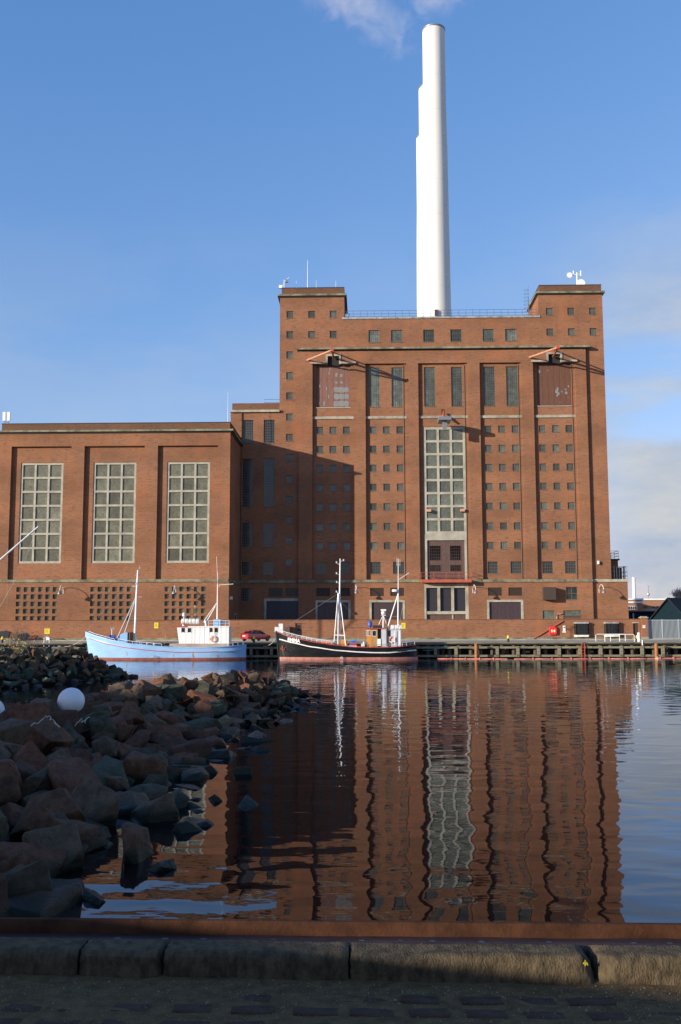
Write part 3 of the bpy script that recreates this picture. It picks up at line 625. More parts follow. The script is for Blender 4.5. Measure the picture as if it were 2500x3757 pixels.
def louvre(r, Y):
    x0,x1,z0,z1=r; b=MB().box(x0,x1,Y+0.16,Y+0.2,z0,z1)
    o=b.build('vent', M['vent'], bh)
    n=8; h=(z1-z0)/n; sm=MB().loft([[(0,0.02,0),(0,0.1,h*0.7),(0,0.12,h*0.7),(0,0.04,0)],[(x1-x0,0.02,0),(x1-x0,0.1,h*0.7),(x1-x0,0.12,h*0.7),(x1-x0,0.04,0)]]).mesh('slat', M['vent'])
    for i in range(n): inst('slat', sm, (x0, Y+0.04, z0+i*h), o)
for r,Y in vents: louvre(r,Y)
def garage(xx, Y, ztop, m, inset=0.55, leaves=4):
    b=MB(); z0=QZ-0.05; t=0.34
    b.box(xx[0],xx[0]+t,Y-0.05,Y+0.26,z0,ztop).box(xx[1]-t,xx[1],Y-0.05,Y+0.26,z0,ztop).box(xx[0]+t,xx[1]-t,Y-0.05,Y+0.26,ztop-t,ztop)
    b.build('door_surround', M['concrete'], bh)
    w=(xx[1]-xx[0]-2*t)/leaves
    lb=MB().box(0.015,w-0.015,0,0.06,0,ztop-t-z0)
    lb.box(0.05,w-0.05,-0.015,0,1.6,1.68).box(0.05,w-0.05,-0.015,0,3.2,3.28)
    lm=lb.mesh('door_leaf', m)
    for i in range(leaves): inst('door_leaf', lm, (xx[0]+t+i*w, Y+0.2, z0), bh)
for i,xx in enumerate(ops): garage(xx, PY_, bz(2201.5), M['dark_door'])
# central opening: three tall shutters between concrete mullions
cb_=MB(); t=0.42; zt=bz(2141); zl=bz(2168); zm1=bz(2243); zm0=bz(2254)
xs_=[X(p,2200,PY_) for p in (1557,1565,1606.5,1616,1657.5,1667,1709.5,1720)]
for a,b in ((0,1),(2,3),(4,5),(6,7)): cb_.box(xs_[a],xs_[b],PY_+0.02,PY_+0.45,QZ-0.2 if a in (0,6) else zm1,zt)
cb_.box(xs_[1],xs_[6],PY_+0.1,PY_+0.45,zm0,zm1)
cb_.box(xs_[1],xs_[6],PY_+0.03,PY_+0.45,bz(2157),zt-0.02)
cb_.build('shutter_surround', M['concrete'], bh)
for a,b in ((1,2),(3,4),(5,6)): MB().box(xs_[a]+0.1,xs_[b]-0.1,PY_+0.38,PY_+0.44,zm1,bz(2157)).build('shutter', M['navy_door'], bh)
MB().box(xs_[1],xs_[6],PY_+0.40,PY_+0.44,QZ-0.2,zm0).build('low_shutter', M['bay_door'], bh)
MB().box(X(1660,2260,PY_),X(1665,2260,PY_),PY_+0.3,PY_+0.5,QZ-0.2,zm0).build('low_post', M['concrete'], bh)
# protruding brown duct box
MB().box(X(1995.6,2178,PY_-1),X(2041,2178,PY_-1),PY_-1.1,PY_,Z(2018,2201,PY_-1),Z(2018,2154,PY_-1)).build('duct_box', M['vent'], bh)
p0=at(2043,2270,PY_-0.2); p1=at(2043,2254,PY_-0.2); p2=at(2060,2253,PY_-0.2)
MB().tube([p0,p1,p2],0.09).build('pipe', M['concrete'], bh, True)
# annex ground storey at the right
an = Wall(BY, FR, AR, QZ-0.3, Z_BAND0); an.build('annex_wall', M['brick'], bh)
MB().quad((AR,BY,QZ-.3),(AR,BY+9,QZ-.3),(AR,BY+9,Z_BAND0),(AR,BY,Z_BAND0)).build('annex_side', M['brick'], bh)
# stair link to the left, with tall windows
SL = X(847,1520,BY)
ZS0, ZS1 = Z(940,1513,BY), Z(940,1505,BY)
lk = Wall(BY, SL, FL, QZ-0.3, ZS0)
lkw=[]
for (ya,yb,nz) in ((1540,1625,9),(1682,1859,18),(1917.5,2007.5,9),(2060.5,2109,5)):
    for a,b in ((891,930),(968,1008)):
        r=(*RX(a,b,1600,BY),Z(940,yb,BY),Z(940,ya,BY)); lk.open(*r,0.26); lkw.append((r,nz))
r=(*RX(884,924.6,2180,BY),Z(940,2206,BY),Z(940,2158,BY)); lk.open(*r,0.26); lkw.append((r,5))
gx=RX(978,1100,2240,BY)
lk.open(gx[0],FL,QZ-0.3,Z(1500,2201.5,BY),0.3)
for a,b in ((987,1025),):
    pass
lk.build('link_wall', M['brick'], bh)
for r,nz in lkw: window(bh, r, BY, 6, nz, pane_m='glass_dark')
MB().box(gx[0],FL,BY+0.1,BY+0.28,QZ-0.2,Z(1500,2201.5,BY)).build('garage_door', M['navy_door'], bh)
MB().box(gx[0]-0.35,gx[0],BY-0.05,BY+0.1,QZ-0.2,Z(1500,2201.5,BY)+0.3).box(gx[0],gx[1],BY-0.05,BY+0.1,Z(1500,2201.5,BY)-0.1,Z(1500,2201.5,BY)+0.3).build('door_surround', M['concrete'], bh)
MB().box(FL+0.01,gx[1],BY-0.045,BY-0.005,QZ-0.2,Z(1500,2201.5,BY)-0.1).build('garage_door', M['navy_door'], bh)
for a,b in ((987,1037),(1049,1098)):
    r=(*RX(a,b,2170,BY),Z(1040,2188,BY),Z(1040,2157,BY)); MB().box(r[0],r[1],BY-0.05,BY-0.004,r[2],r[3]).build('vent', M['vent'], bh)
MB().box(SL,FL-0.003,BY-0.14,BY+0.02,Z_BAND0,Z_BAND1).build('band', M['green_concrete'], bh)
MB().box(SL-0.1,FL+0.02,BY-0.4,BY+0.05,ZS0,ZS1).build('link_cornice', M['concrete'], bh)
MB().box(SL+0.2,FL-0.01,BY+0.2,BODY_BACK-4,ZS1,Z(940,1479,BY+0.2)).build('link_parapet', M['brick_cap'], bh)
MB().box(SL,FL-0.01,BY+0.06,BODY_BACK-4,ZS1-0.4,ZS1-0.002).build('link_roof', M['roof'], bh)
dp = X(853,1600,BY)
MB().tube([(X(893,1600,BY)-0.25,BY-0.12,Z_BAND1),(X(893,1600,BY)-0.25,BY-0.12,ZS0)],0.07).build('downpipe', M['brick_cap'], bh)
# red balcony in front of the loading doors
bl = MB(); b0=X(1546,2120,PY_-1.2); b1=X(1731,2120,PY_-1.2); zf=Z(1640,2137,PY_-1.2); zf1=zf+0.45; zh=Z(1640,2101,PY_-1.2)
bal = MB().box(b0,b1,PY_-1.3,PY_-0.17,zf,zf1).build('balcony', M['red_steel'], bh)
for z in (zh, (zh+zf1)/2): MB().tube([(b0,PY_-0.2,z),(b0,PY_-1.27,z),(b1,PY_-1.27,z),(b1,PY_-0.2,z)],0.035).build('handrail', M['red_steel'], bal)
pm = MB().box(-0.03,0.03,-0.03,0.03,0,zh-zf1).mesh('post', M['red_steel'])
for i in range(5): inst('post', pm, (b0+(b1-b0)*i/4, PY_-1.27, zf1), bal)
for i in range(1): pass
# roof railing
rl = bpy.data.objects.new('roof_railing', None)
rz = Z_ROOF+0.28; ry = BY+0.15; r0=TLR+0.3; r1=TRL-0.3; n=int((r1-r0)/1.07)
rail = MB()
for z in (1.12,0.62,0.2): rail.tube([(r0,ry,rz+z),(r1,ry,rz+z)],0.028,6)
rail = rail.build('roof_railing', M['rail_steel'], bh)
pm = MB().box(-0.025,0.025,-0.025,0.025,0,1.12).mesh('post', M['rail_steel'])
for i in range(n+1): inst('post', pm, (r0+(r1-r0)*i/n, ry, rz), rail)
# railing that climbs beside the right tower, ladder loop at left tower
lad = MB(); xl=TRL-0.55
for i in range(9): lad.tube([(xl,BY+0.3+i,Z_TC1+0.0),(xl,BY+0.3+i,Z_TC1+1.0)],0.03,6) if False else None
for y in (BY+5.5,BY+6.1): lad.tube([(xl,y,Z_ROOF+0.3),(xl,y,Z_TC1+1.1)],0.04,6)
for i in range(22): z=Z_ROOF+0.5+i*0.3; lad.tube([(xl,BY+5.5,z),(xl,BY+6.1,z)],0.02,6)
for i in range(8):
    z=Z_ROOF+2.2+i*0.6; lad.torus((xl-0.35,BY+5.8,z),0.38,0.02,12,5,'Z')
lad.build('tower_ladder', M['dark_steel'], bh)
MB().torus((TLR+0.35,BY+3,Z_ROOF+1.6),0.38,0.05,12,5,'Y').build('cable_loop', M['dark_steel'], bh)
# link roof rail
rb=MB(); q0=X(970,1470,BY+1); q1=FL; zz=Z(940,1479,BY+0.2)
for z in (0.25,0.75): rb.tube([(q0,BY+1,zz+z),(q1,BY+1,zz+z)],0.03,6)
rb.tube([(q0,BY+1,zz),(q0,BY+1,zz+.75)],0.03,6)
rb.build('link_railing', M['rail_steel'], bh)
# terrace kit on the annex
tx0=FR+0.1; tz=Z_BAND1
tr=MB()
for z in (0.5,1.1,1.9): tr.tube([(tx0,BY+0.1,tz+z),(AR,BY+0.1,tz+z),(AR,BY+8.9,tz+z)],0.035,6)
for i in range(7): tr.tube([(tx0+(AR-tx0)*i/6,BY+0.1,tz),(tx0+(AR-tx0)*i/6,BY+0.1,tz+1.9)],0.03,6)
for i in range(1,5): tr.tube([(AR,BY+0.1+8.8*i/4,tz),(AR,BY+0.1+8.8*i/4,tz+1.9)],0.03,6)
tr.build('terrace_railing', M['dark_steel'], bh)
MB().box(tx0,X(2278,2110,BY+4),BY+3,BY+6,tz,tz+1.95).build('cooling_unit', M['dark_steel'], bh)
MB().lathe((X(2292,2110,BY+5),BY+5,tz),[(0.2,0),(0.2,2.2),(0.14,2.25)],10).build('flue', M['white'], bh, True)
# side stair turret with its platform
tt0=FR; tt1=X(2258,2080,BY+14)
MB().box(tt0,tt1,BY+12,BY+17,tz,Z(2258,2056,BY+12)).build('side_turret', M['brick'], bh)
zt_=Z(2258,2056,BY+12)
MB().box(tt0,tt1+0.25,BY+11.8,BY+17.2,zt_,zt_+0.25).build('turret_slab', M['dark_steel'], bh)
tr=MB()
for z in (0.45,0.9,1.3): tr.tube([(tt0,BY+12,zt_+.25+z),(tt1+0.1,BY+12,zt_+.25+z),(tt1+0.1,BY+17,zt_+.25+z)],0.035,6)
for p in ((tt0+.1,12),(tt0+.75,12),(tt1+.1,12),(tt1+.1,14.5),(tt1+.1,17)): tr.tube([(p[0],BY+p[1],zt_+.25),(p[0],BY+p[1],zt_+1.55)],0.03,6)
tr.build('turret_railing', M['dark_steel'], bh)
bx0=at(2195,2063,BY)
MB().box(bx0.x-0.12,bx0.x+0.12,BY-0.4,BY,bx0.z-0.3,bx0.z+0.2).build('wall_box', M['white'], bh)

# hoist jibs and the middle crane (things fixed to the wall)
def jib(tip, root, left, top, label):
    t = thing('hoist_jib', root, label, 'hoist jib', 'hoist jibs over the big doors')
    MB().tube([Vector(root),Vector(tip)],0.17,6).build('beam', M['red_steel'], t)
    MB().tube([Vector(left),Vector(tip)],0.13,6).build('side_stay', M['orange_steel'], t)
    MB().tube([Vector(top),Vector(tip)],0.10,6).build('tie_rod', M['red_steel'], t)
    MB().cbox(tip,0.45,0.5,0.5).build('pulley_head', M['red_steel'], t)
    return t
jib(at(1219,1284,PY_-7.2), at(1224,1312,PY_), at(1128,1321,PY_-0.05), at(1221,1291,PY_-0.1), 'orange stayed hoist jib over the peeling rust coloured door')
jib(at(2048,1274,PY_-7.2), at(2031,1308,PY_), at(1943,1311,PY_-0.05), at(2034,1284,PY_-0.1), 'orange stayed hoist jib over the plain brown door at the right')
cr_ = thing('wall_crane', at(1628,1530,PY_), 'rusty bracket crane with grey winch box over the tall central window', 'wall crane')
MB().tube([at(1628,1512,PY_),at(1628,1534,PY_-1.2)],0.16,6).tube([at(1624,1522,PY_),at(1628,1534,PY_-1.2)],0.1,6).build('bracket', M['red_steel'], cr_)
c=at(1632,1540,PY_-3.0); MB().box(c.x-0.95,c.x+0.95,PY_-4.2,PY_-0.9,c.z-0.22,c.z+0.28).build('winch_box', M['grey_steel'], cr_)
c=at(1633,1560,PY_-3.0); MB().box(c.x-0.35,c.x+0.3,PY_-3.4,PY_-2.7,c.z-0.8,c.z+0.7).build('hanger', M['grey_steel'], cr_)
MB().box(small_d[0],small_d[1],BY+0.1,BY+0.2,small_d[2],small_d[3]).build('hatch', M['brown_door'], cr_)

# ================================================================== turbine hall
th = thing('turbine_hall', (-30, 160, QZ), 'long red brick turbine hall at the left with three tall glass brick windows', 'hall')
HR = X(844,1800,HY); HL = -110.0
HZ = lambda y, px=430: Z(px,y,HY)
hb = [RX(43,263,1640,HY), RX(310.5,532,1640,HY), RX(580,801,1638,HY)]
ztop = HZ(1635.5,500); zb0, zb1 = HZ(2136), HZ(2126); zc0 = HZ(1589); zc1 = HZ(1578); zp = HZ(1550)-0.1
w_up = Wall(HB, hb[0][0]-0.1, hb[2][1]+0.1, zb1-0.02, ztop+0.1)
gw=[]
for a,b in ((77.5,233.6),(344,501),(614,771)):
    r=(*RX(a,b,1700,HB), Z(430,2066,HB), Z(430,1696,HB)); w_up.open(*r,0.3); gw.append(r)
w_up.build('bay_wall', M['brick'], th)
for r in gw: grid_window(th, r, HB, 3, 7, 0.29, 0.31, 'glass_block', 'pale_concrete', depth=0.1)
pl=[(HL,hb[0][0]),(hb[0][1],hb[1][0]),(hb[1][1],hb[2][0]),(hb[2][1],HR)]
for a,b in pl: MB().box(a,b,HY,HB,zb1,ztop).build('pier', M['brick'], th)
for a,b in hb: MB().box(b-0.1,b+0.01,HB-0.2,HB+0.02,zb1,ztop).build('pier_rebate', M['brick'], th)
MB().box(HL,HR,HY,HB,ztop,zc0).build('header', M['brick'], th)
MB().box(HL,HR+0.12,HY-0.16,HB-0.02,zb0,zb1).build('band', M['green_concrete'], th)
low = Wall(HY, HL, HR, QZ-0.3, zb0); lows=[]
for p in (60.4,332,605):
    for c in range(6):
        for r_ in range(5):
            xa=X(p+26.75*c,2153,HY); xb=X(p+26.75*c+17,2153,HY); za=HZ(2153.3+26.7*r_+17.6); zb=HZ(2153.3+26.7*r_)
            low.open(xa,xb,za,zb,0.3); lows.append((xa,xb,za,zb))
low.build('base_wall', M['brick'], th)
for r in lows: window(th, r, HY, 2, 3, frame_m='green_concrete', pane_m='glass_block', fr=0.03, bar=0.02, depth=0.2, sill=False)
MB().quad((HR,HY,QZ-.3),(HR,BODY_BACK-2,QZ-.3),(HR,BODY_BACK-2,zc0),(HR,HY,zc0)).build('side_wall', M['brick'], th)
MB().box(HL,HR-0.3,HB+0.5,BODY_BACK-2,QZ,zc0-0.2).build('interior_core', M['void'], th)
MB().box(HR-0.05,HR+0.14,HY-0.16,BY-0.2,zb0,zb1-0.003).build('band', M['green_concrete'], th)
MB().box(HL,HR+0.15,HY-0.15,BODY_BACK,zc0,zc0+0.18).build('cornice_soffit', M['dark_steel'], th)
MB().box(HL,HR+0.45,HY-0.45,BODY_BACK+0.1,zc0+0.18,zc1).build('cornice', M['green_concrete'], th)
PXL = X(9,1560,HY+0.3)
MB().box(PXL,HR-0.1,HY+0.1,BODY_BACK-0.3,zc1,zp).build('parapet', M['brick_cap'], th)
MB().box(PXL-0.05,HR-0.05,HY+0.05,BODY_BACK-0.25,zp,zp+0.1).build('parapet_coping', M['dark_steel'], th)
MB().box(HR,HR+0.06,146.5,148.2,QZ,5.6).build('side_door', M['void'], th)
MB().box(HR,HR+0.12,146.3,146.5,QZ,5.8).box(HR,HR+0.12,148.2,148.4,QZ,5.8).box(HR,HR+0.12,146.5,148.2,5.6,5.8).build('door_surround', M['concrete'], th)
MB().box(HR,HR+0.4,HY+0.9,HY+1.2,7.7,8.1).build('camera_box', M['white'], th)

# ================================================================== chimneys
def chimney(cx, cy, zt, label):
    t = thing('chimney', (cx, cy, Z_ROOF-30), label, 'chimney', 'white chimneys behind the boiler house')
    zs = [(20,3.2),(Z_ROOF-1,2.95),(Z_ROOF+3,2.84),(Z_ROOF+9,2.74),(Z_ROOF+20,2.64),(Z_ROOF+45,2.45),(zt-18,2.31),(zt,2.27)]
    MB().lathe((cx,cy,0),[(r,z) for z,r in zs],64).build('shaft', M['chimney'], t, True)
    for k in range(9):
        zj=Z_ROOF+3+k*7.3; f=(zj-Z_ROOF)/(zt-Z_ROOF)
        if zj>zt-4: break
        rj=None
        for (z0_,r0_),(z1_,r1_) in zip(zs,zs[1:]):
            if z0_<=zj<=z1_: rj=r0_+(r1_-r0_)*(zj-z0_)/(z1_-z0_)
        MB().lathe((cx,cy,zj),[(rj-0.01,-0.03),(rj+0.02,-0.03),(rj+0.02,0.03),(rj-0.01,0.03)],64).build('joint_ring', M['chimney'], t, True)
        a=R(-50); MB().cbox((cx+(rj+0.06)*math.cos(a),cy+(rj+0.06)*math.sin(a),zj+2.2),0.16,0.16,0.3).build('bracket', M['grey_steel'], t)
    MB().lathe((cx,cy,0),[(2.33,zt-0.05),(2.36,zt),(2.36,zt+0.28),(2.05,zt+0.28),(2.05,zt-1)],64).build('rim', M['grey_steel'], t, True)
    return t
zt = Z(1591,85,187.7)-0.28
for cx,px,py,y,label in ((0,1591.5,100,190.0,'tall white chimney, nearest and highest looking of the three'),(0,1573.5,310,212.2,'white chimney half hidden behind the nearest, its rim second highest in view'),(0,1561.5,490,235.0,'white chimney farthest back, its rim lowest in view')):
    c_ = chimney(X(px,py,y), y, zt, label)
ch1x = X(1591.5,100,190.0)
MB().box(X(1596,1145,187),X(1608,1145,187),186.9,187.6,Z(1600,1157,187),Z(1600,1136,187)).build('access_box', M['vent'], bpy.data.objects['chimney'])
# steam drifting off the stacks
def steam(name, c, sc_, rot, dens, seed):
    m = bpy.data.materials.new('steam'); m.use_nodes = True; nt = m.node_tree; N = nt.nodes; L = nt.links; N.remove(N['Principled BSDF'])
    v = N.new('ShaderNodeVolumePrincipled'); L.new(v.outputs[0], N['Material Output'].inputs['Volume'])
    v.inputs['Color'].default_value = (0.95,0.93,0.97,1); v.inputs['Anisotropy'].default_value = 0.1
    tc = N.new('ShaderNodeTexCoord'); ln = N.new('ShaderNodeVectorMath'); ln.operation = 'LENGTH'; L.new(tc.outputs['Object'], ln.inputs[0])
    ad = N.new('ShaderNodeVectorMath'); ad.operation = 'MULTIPLY_ADD'; L.new(tc.outputs['Object'], ad.inputs[0])
    ad.inputs[1].default_value = (sc_[0]/10, sc_[1]/10, sc_[2]/10); ad.inputs[2].default_value = (seed, seed*1.7, 0)
    n = N.new('ShaderNodeTexNoise'); n.inputs['Scale'].default_value = 2.0; n.inputs['Detail'].default_value = 8; n.inputs['Roughness'].default_value = 0.66; n.inputs['Distortion'].default_value = 0.8; L.new(ad.outputs[0], n.inputs['Vector'])
    a = N.new('ShaderNodeMapRange'); L.new(ln.outputs['Value'], a.inputs[0]); a.inputs[1].default_value = 1; a.inputs[2].default_value = 0.1; a.inputs[3].default_value = -0.30; a.inputs[4].default_value = 0.16
    s_ = N.new('ShaderNodeMath'); s_.operation = 'ADD'; L.new(a.outputs[0], s_.inputs[0]); L.new(n.outputs[0], s_.inputs[1])
    d = N.new('ShaderNodeMapRange'); L.new(s_.outputs[0], d.inputs[0]); d.inputs[1].default_value = 0.40; d.inputs[2].default_value = 0.80; d.inputs[3].default_value = 0; d.inputs[4].default_value = dens
    L.new(d.outputs[0], v.inputs['Density'])
    o = MB().sphere((0,0,0),1.0,24,14).build(name, m, kind='stuff')
    o.location = c; o.scale = sc_; o.rotation_euler = rot
    o['label'] = 'thin white steam drifting in the blue sky above the chimneys'
    return o
steam('steam', at(1370,70,222), (22,5,10), (0,R(38),0), 0.11, 1.0)
steam('steam', at(1240,-40,224), (19,5,11), (0,R(20),0), 0.17, 5.0)
steam('steam', at(1600,-10,222), (12,5,9), (0,R(-6),0), 0.13, 9.3)

# ================================================================== roof aerials
def mast(name, base, h, r, label, extra=None, cat='antenna', group=None, taper=True):
    t = thing(name, base, label, cat, group)
    MB().tube([base, base+Vector((0,0,h))], r, 6, r*0.4 if taper else r).build('pole', M['white'], t, True)
    if extra: extra(t, base)
    return t
tb = Z_TTOP+0.09
def ex_l(t, b):
    MB().cbox(b+Vector((-0.55,0,0.75)),0.55,0.4,0.5).build('antenna_box', M['white'], t)
    MB().cbox(b+Vector((0.45,0,1.7)),0.4,0.3,0.5).build('antenna_box', M['grey_steel'], t)
    MB().tube([b+Vector((-0.6,0,0.6)),b+Vector((0.1,0,0.7))],0.05,5).tube([b+Vector((0,0,1.6)),b+Vector((0.8,0,2.3))],0.05,5).build('arm', M['white'], t)
mast('antenna_mast', Vector((X(1043,1056,BY+2),BY+2,tb)), 1.95+0, 0.09, 'short mast with pale antenna boxes at the left tower corner', ex_l)
for (px,py),wh_ in zip(((1088,1030),(1161,1028),(1233,1027)),('left of the tall whip antenna','just right of the tall whip antenna','near the right corner')):
    p = at(px,1053,BY+3); mast('lightning_rod', Vector((p.x,BY+3,tb-0.2)), Z(px,py,BY+3)-tb+0.2, 0.035, 'short thin lightning rod on the left tower, '+wh_, group='lightning rods on the left tower')
p = at(1129,1053,BY+3); mast('whip_antenna', Vector((p.x,BY+3,tb)), Z(1129,954,BY+3)-tb, 0.06, 'tallest thin whip antenna on the left tower')
def ex_r(t, b):
    s=MB().lathe((b.x-1.25,b.y-0.3,b.z+2.1),[(0.05,0.25),(0.42,0.12),(0.45,0),(0.02,0.02)],14,'Y'); s.build('dish', M['white'], t, True)
    s=MB().lathe((b.x+0.55,b.y-0.3,b.z+0.75),[(0.05,0.3),(0.62,0.15),(0.66,0),(0.02,0.02)],16,'Y'); s.build('dish', M['white'], t, True)
    MB().cbox(b+Vector((0.6,0,2.45)),0.14,0.14,0.9).build('panel_antenna', M['white'], t)
    MB().cbox(b+Vector((-0.55,0,2.5)),0.14,0.14,0.8).build('panel_antenna', M['white'], t)
    MB().tube([b+Vector((-1.25,0,2.1)),b+Vector((0.6,0,2.35))],0.06,5).build('arm', M['white'], t)
mast('dish_mast', Vector((X(2119,1045,BY+2),BY+2,tb)), 2.6, 0.1, 'white mast with two round dishes on the right tower', ex_r, taper=False)
p = at(836,1548,HY+8); mast('rod_antenna', Vector((p.x,HY+8,zp)), Z(836,1440,HY+8)-zp, 0.04, 'thin rod antenna at the right end of the turbine hall roof')
pa = at(24,1548,HY+1); t = thing('panel_antenna', (pa.x,HY+1,zp+0.1), 'two tall white panel antennas on the left end of the hall parapet', 'antenna')
for dx in (-0.33,0.33): MB().box(pa.x+dx-0.2,pa.x+dx+0.2,HY+0.8,HY+1.05,zp+0.65,zp+1.95).build('panel', M['white'], t)
MB().tube([(pa.x-0.3,HY+1.1,zp),(pa.x-0.3,HY+1.1,zp+1.9)],0.05,5).tube([(pa.x+0.3,HY+1.1,zp),(pa.x+0.3,HY+1.1,zp+1.9)],0.05,5).tube([(pa.x-0.3,HY+1.1,zp+0.5),(pa.x+0.3,HY+1.1,zp+0.5)],0.05,5).build('mast_pair', M['grey_steel'], t)

# ================================================================== wall lamps
def wall_lamp(px, py, Y, label, L=2.35):
    p = at(px, py, Y); t = thing('wall_lamp', p, label, 'wall lamp', 'gooseneck lamps on the brick walls')
    h=Vector(p); pts=[h+Vector((0,0,-0.75)), h+Vector((0,-0.05,-0.1)), h+Vector((0.03,-0.4,0.28)), h+Vector((0.06,-1.0,0.45)), h+Vector((0.1,-1.6,0.38)), h+Vector((0.14,-2.0,0.12)), h+Vector((0.16,-L+0.1,-0.3))]
    MB().tube(pts,0.045,6).build('arm', M['white'], t, True)
    e=pts[-1]; MB().lathe((e.x,e.y,e.z-0.55),[(0.30,0),(0.30,0.1),(0.14,0.42),(0.06,0.55)],12).build('lamp_shade', M['grey_steel'], t, True)
    return t
for px,py,Y,lab in ((233,2160,HY,'gooseneck lamp between the left and middle small window grids'),(646,2159,HY,'gooseneck lamp over the right small window grid of the hall'),
    (866,2158,BY,'gooseneck lamp in the shaded corner beside the turbine hall'),(1305,2158,PY_,'gooseneck lamp on brick right of the black boat foremast'),
    (1736,2158,PY_,'gooseneck lamp just right of the red balcony'),(2199,2157,BY,'gooseneck lamp nearest the right end of the building')):
    wall_lamp(px,py,Y,lab)

# ================================================================== boundary wall on the quay
bw = thing('boundary_wall', (0,WY,QZ), 'long low red brick wall along the quay with dark coping', 'wall')
WZ = Z(1900,2273.5,WY); WXR = X(2351,2300,WY); WB=QZ
dw = (X(1084,2316,WY),X(1108,2316,WY),QZ,Z(1096,2287,WY)); dw2=(X(2325,2320,WY),X(2345,2320,WY),QZ,Z(2335,2287,WY))
ww = Wall(WY, -110, WXR, QZ-0.3, WZ)
bwin=[]
ww.open(*dw,0.3); ww.open(*dw2,0.3)
for a,b in ((2108,2161),(2218,2271)):
    r=(*RX(a,b,2310,WY),Z(2190,2329,WY),Z(2190,2288,WY)); ww.open(*r,0.35); bwin.append(r)
ww.build('brick_face', M['brick'], bw)
MB().box(-110,WXR,WY+0.36,WY+0.4,QZ-0.3,WZ).build('back_face', M['brick'], bw)
MB().box(-110,WXR,WY-0.04,WY+0.44,WZ,WZ+0.07).build('coping', M['brick_cap'], bw)
MB().box(-110,dw[0],WY-0.06,WY-0.003,QZ-0.3,QZ+0.34).box(dw[1],dw2[0],WY-0.06,WY-0.003,QZ-0.3,QZ+0.34).build('plinth', M['green_concrete'], bw)
d=MB().box(dw[0],dw[1],WY+0.15,WY+0.2,dw[2],dw[3]).build('door', M['brown_door'], bw)
MB().box(dw[0]+0.25,dw[1]-0.2,WY+0.13,WY+0.15,dw[3]-1.0,dw[3]-0.25).build('pane', M['glass_dark'], d)
MB().box(dw2[0],dw2[1],WY+0.2,WY+0.25,dw2[2],dw2[3]).build('door', M['vent'], bw)
MB().box(dw2[0]-0.1,dw2[1]+0.1,WY-0.03,WY+0.1,dw2[3]+0.02,dw2[3]+0.16).build('door_lintel', M['concrete'], bw)
# projecting oriel windows
for k,r in enumerate(bwin):
    x0,x1,z0,z1=r; o=0.55; c=0.4
    def ring(z, e=0.0): return [(x0-e,WY+0.1,z),(x0-e+c*0.5,WY-o-e,z),(x1+e-c*0.5,WY-o-e,z),(x1+e,WY+0.1,z)]
    MB().loft([ring(z0-0.28,0.02),ring(z0-0.02,0.10)]).build('window_sill', M['white'], bw)
    MB().loft([ring(z1,0.10),ring(z1+0.2,0.06)]).build('window_roof', M['lead'], bw)
    f=MB(); n=5
    pts=[Vector(p) for p in ring(0,0.0)]
    for a,b_,m_ in ((0,1,1),(1,2,4),(2,3,1)):
        for i in range(m_+1):
            q=pts[a].lerp(pts[b_], i/m_); f.box(q.x-0.03,q.x+0.03,q.y-0.03,q.y+0.03,z0-0.02,z1)
        for j in range(1,4):
            z=z0+(z1-z0)*j/4; f.tube([pts[a]+Vector((0,0,z)),pts[b_]+Vector((0,0,z))],0.018,4)
    fo=f.build('window', M['dark_steel'], bw)
    for a,b_ in ((0,1),(1,2),(2,3)):
        p,q=pts[a],pts[b_]; s=Vector((0,0.04,0)); MB().quad(p+s+Vector((0,0,z0)),q+s+Vector((0,0,z0)),q+s+Vector((0,0,z1)),p+s+Vector((0,0,z1))).build('pane', M['glass_dark'], fo)
    MB().box(x0+0.2,x1-0.2,WY+0.3,WY+0.34,z0,z1).build('pane_backing', M['void'], fo)
# gate pillar
gp=thing('gate_pillar',(X(2363,2340,WY),WY,QZ),'square brick gate pillar with a pale cap at the right','gate pillar')
gx0,gx1=X(2352,2300,WY)+0.003,X(2375,2300,WY); gpz=Z(2363,2268,WY)
MB().box(gx0,gx1,WY-0.4,WY+0.5,QZ-0.3,gpz).build('shaft', M['brick'], gp)
MB().box(gx0-0.1,gx1+0.1,WY-0.5,WY+0.6,gpz,gpz+0.12).box(gx0+0.05,gx1-0.05,WY-0.35,WY+0.45,gpz+0.12,gpz+0.24).build('cap', M['concrete'], gp)
MB().box(gx0-0.06,gx1+0.06,WY-0.46,WY-0.4,QZ-0.2,QZ+0.4).build('foot', M['concrete'], gp)
def text_mesh(body, size, m, name='lettering', ext=0.004, bold=0.0):
    cu=bpy.data.curves.new(name,'FONT'); cu.body=body; cu.size=size; cu.extrude=ext; cu.align_x='CENTER'; cu.align_y='CENTER'; cu.offset=bold
    o=bpy.data.objects.new(name,cu); COL.objects.link(o); dg=bpy.context.evaluated_depsgraph_get(); me=bpy.data.meshes.new_from_object(o.evaluated_get(dg))
    bpy.data.objects.remove(o); me.materials.clear(); me.materials.append(m); return me
sg=thing('pillar_sign',at(2364,2299,WY-0.42),'small white square sign with a dark round mark on the gate pillar','sign')
p=at(2364,2299,WY-0.42); MB().box(p.x-0.18,p.x+0.18,WY-0.425,WY-0.4,p.z-0.2,p.z+0.18).build('plate', M['white'], sg)
MB().torus((p.x,WY-0.43,p.z+0.02),0.09,0.015,14,5,'Y').build('ring_mark', M['dark_steel'], sg)
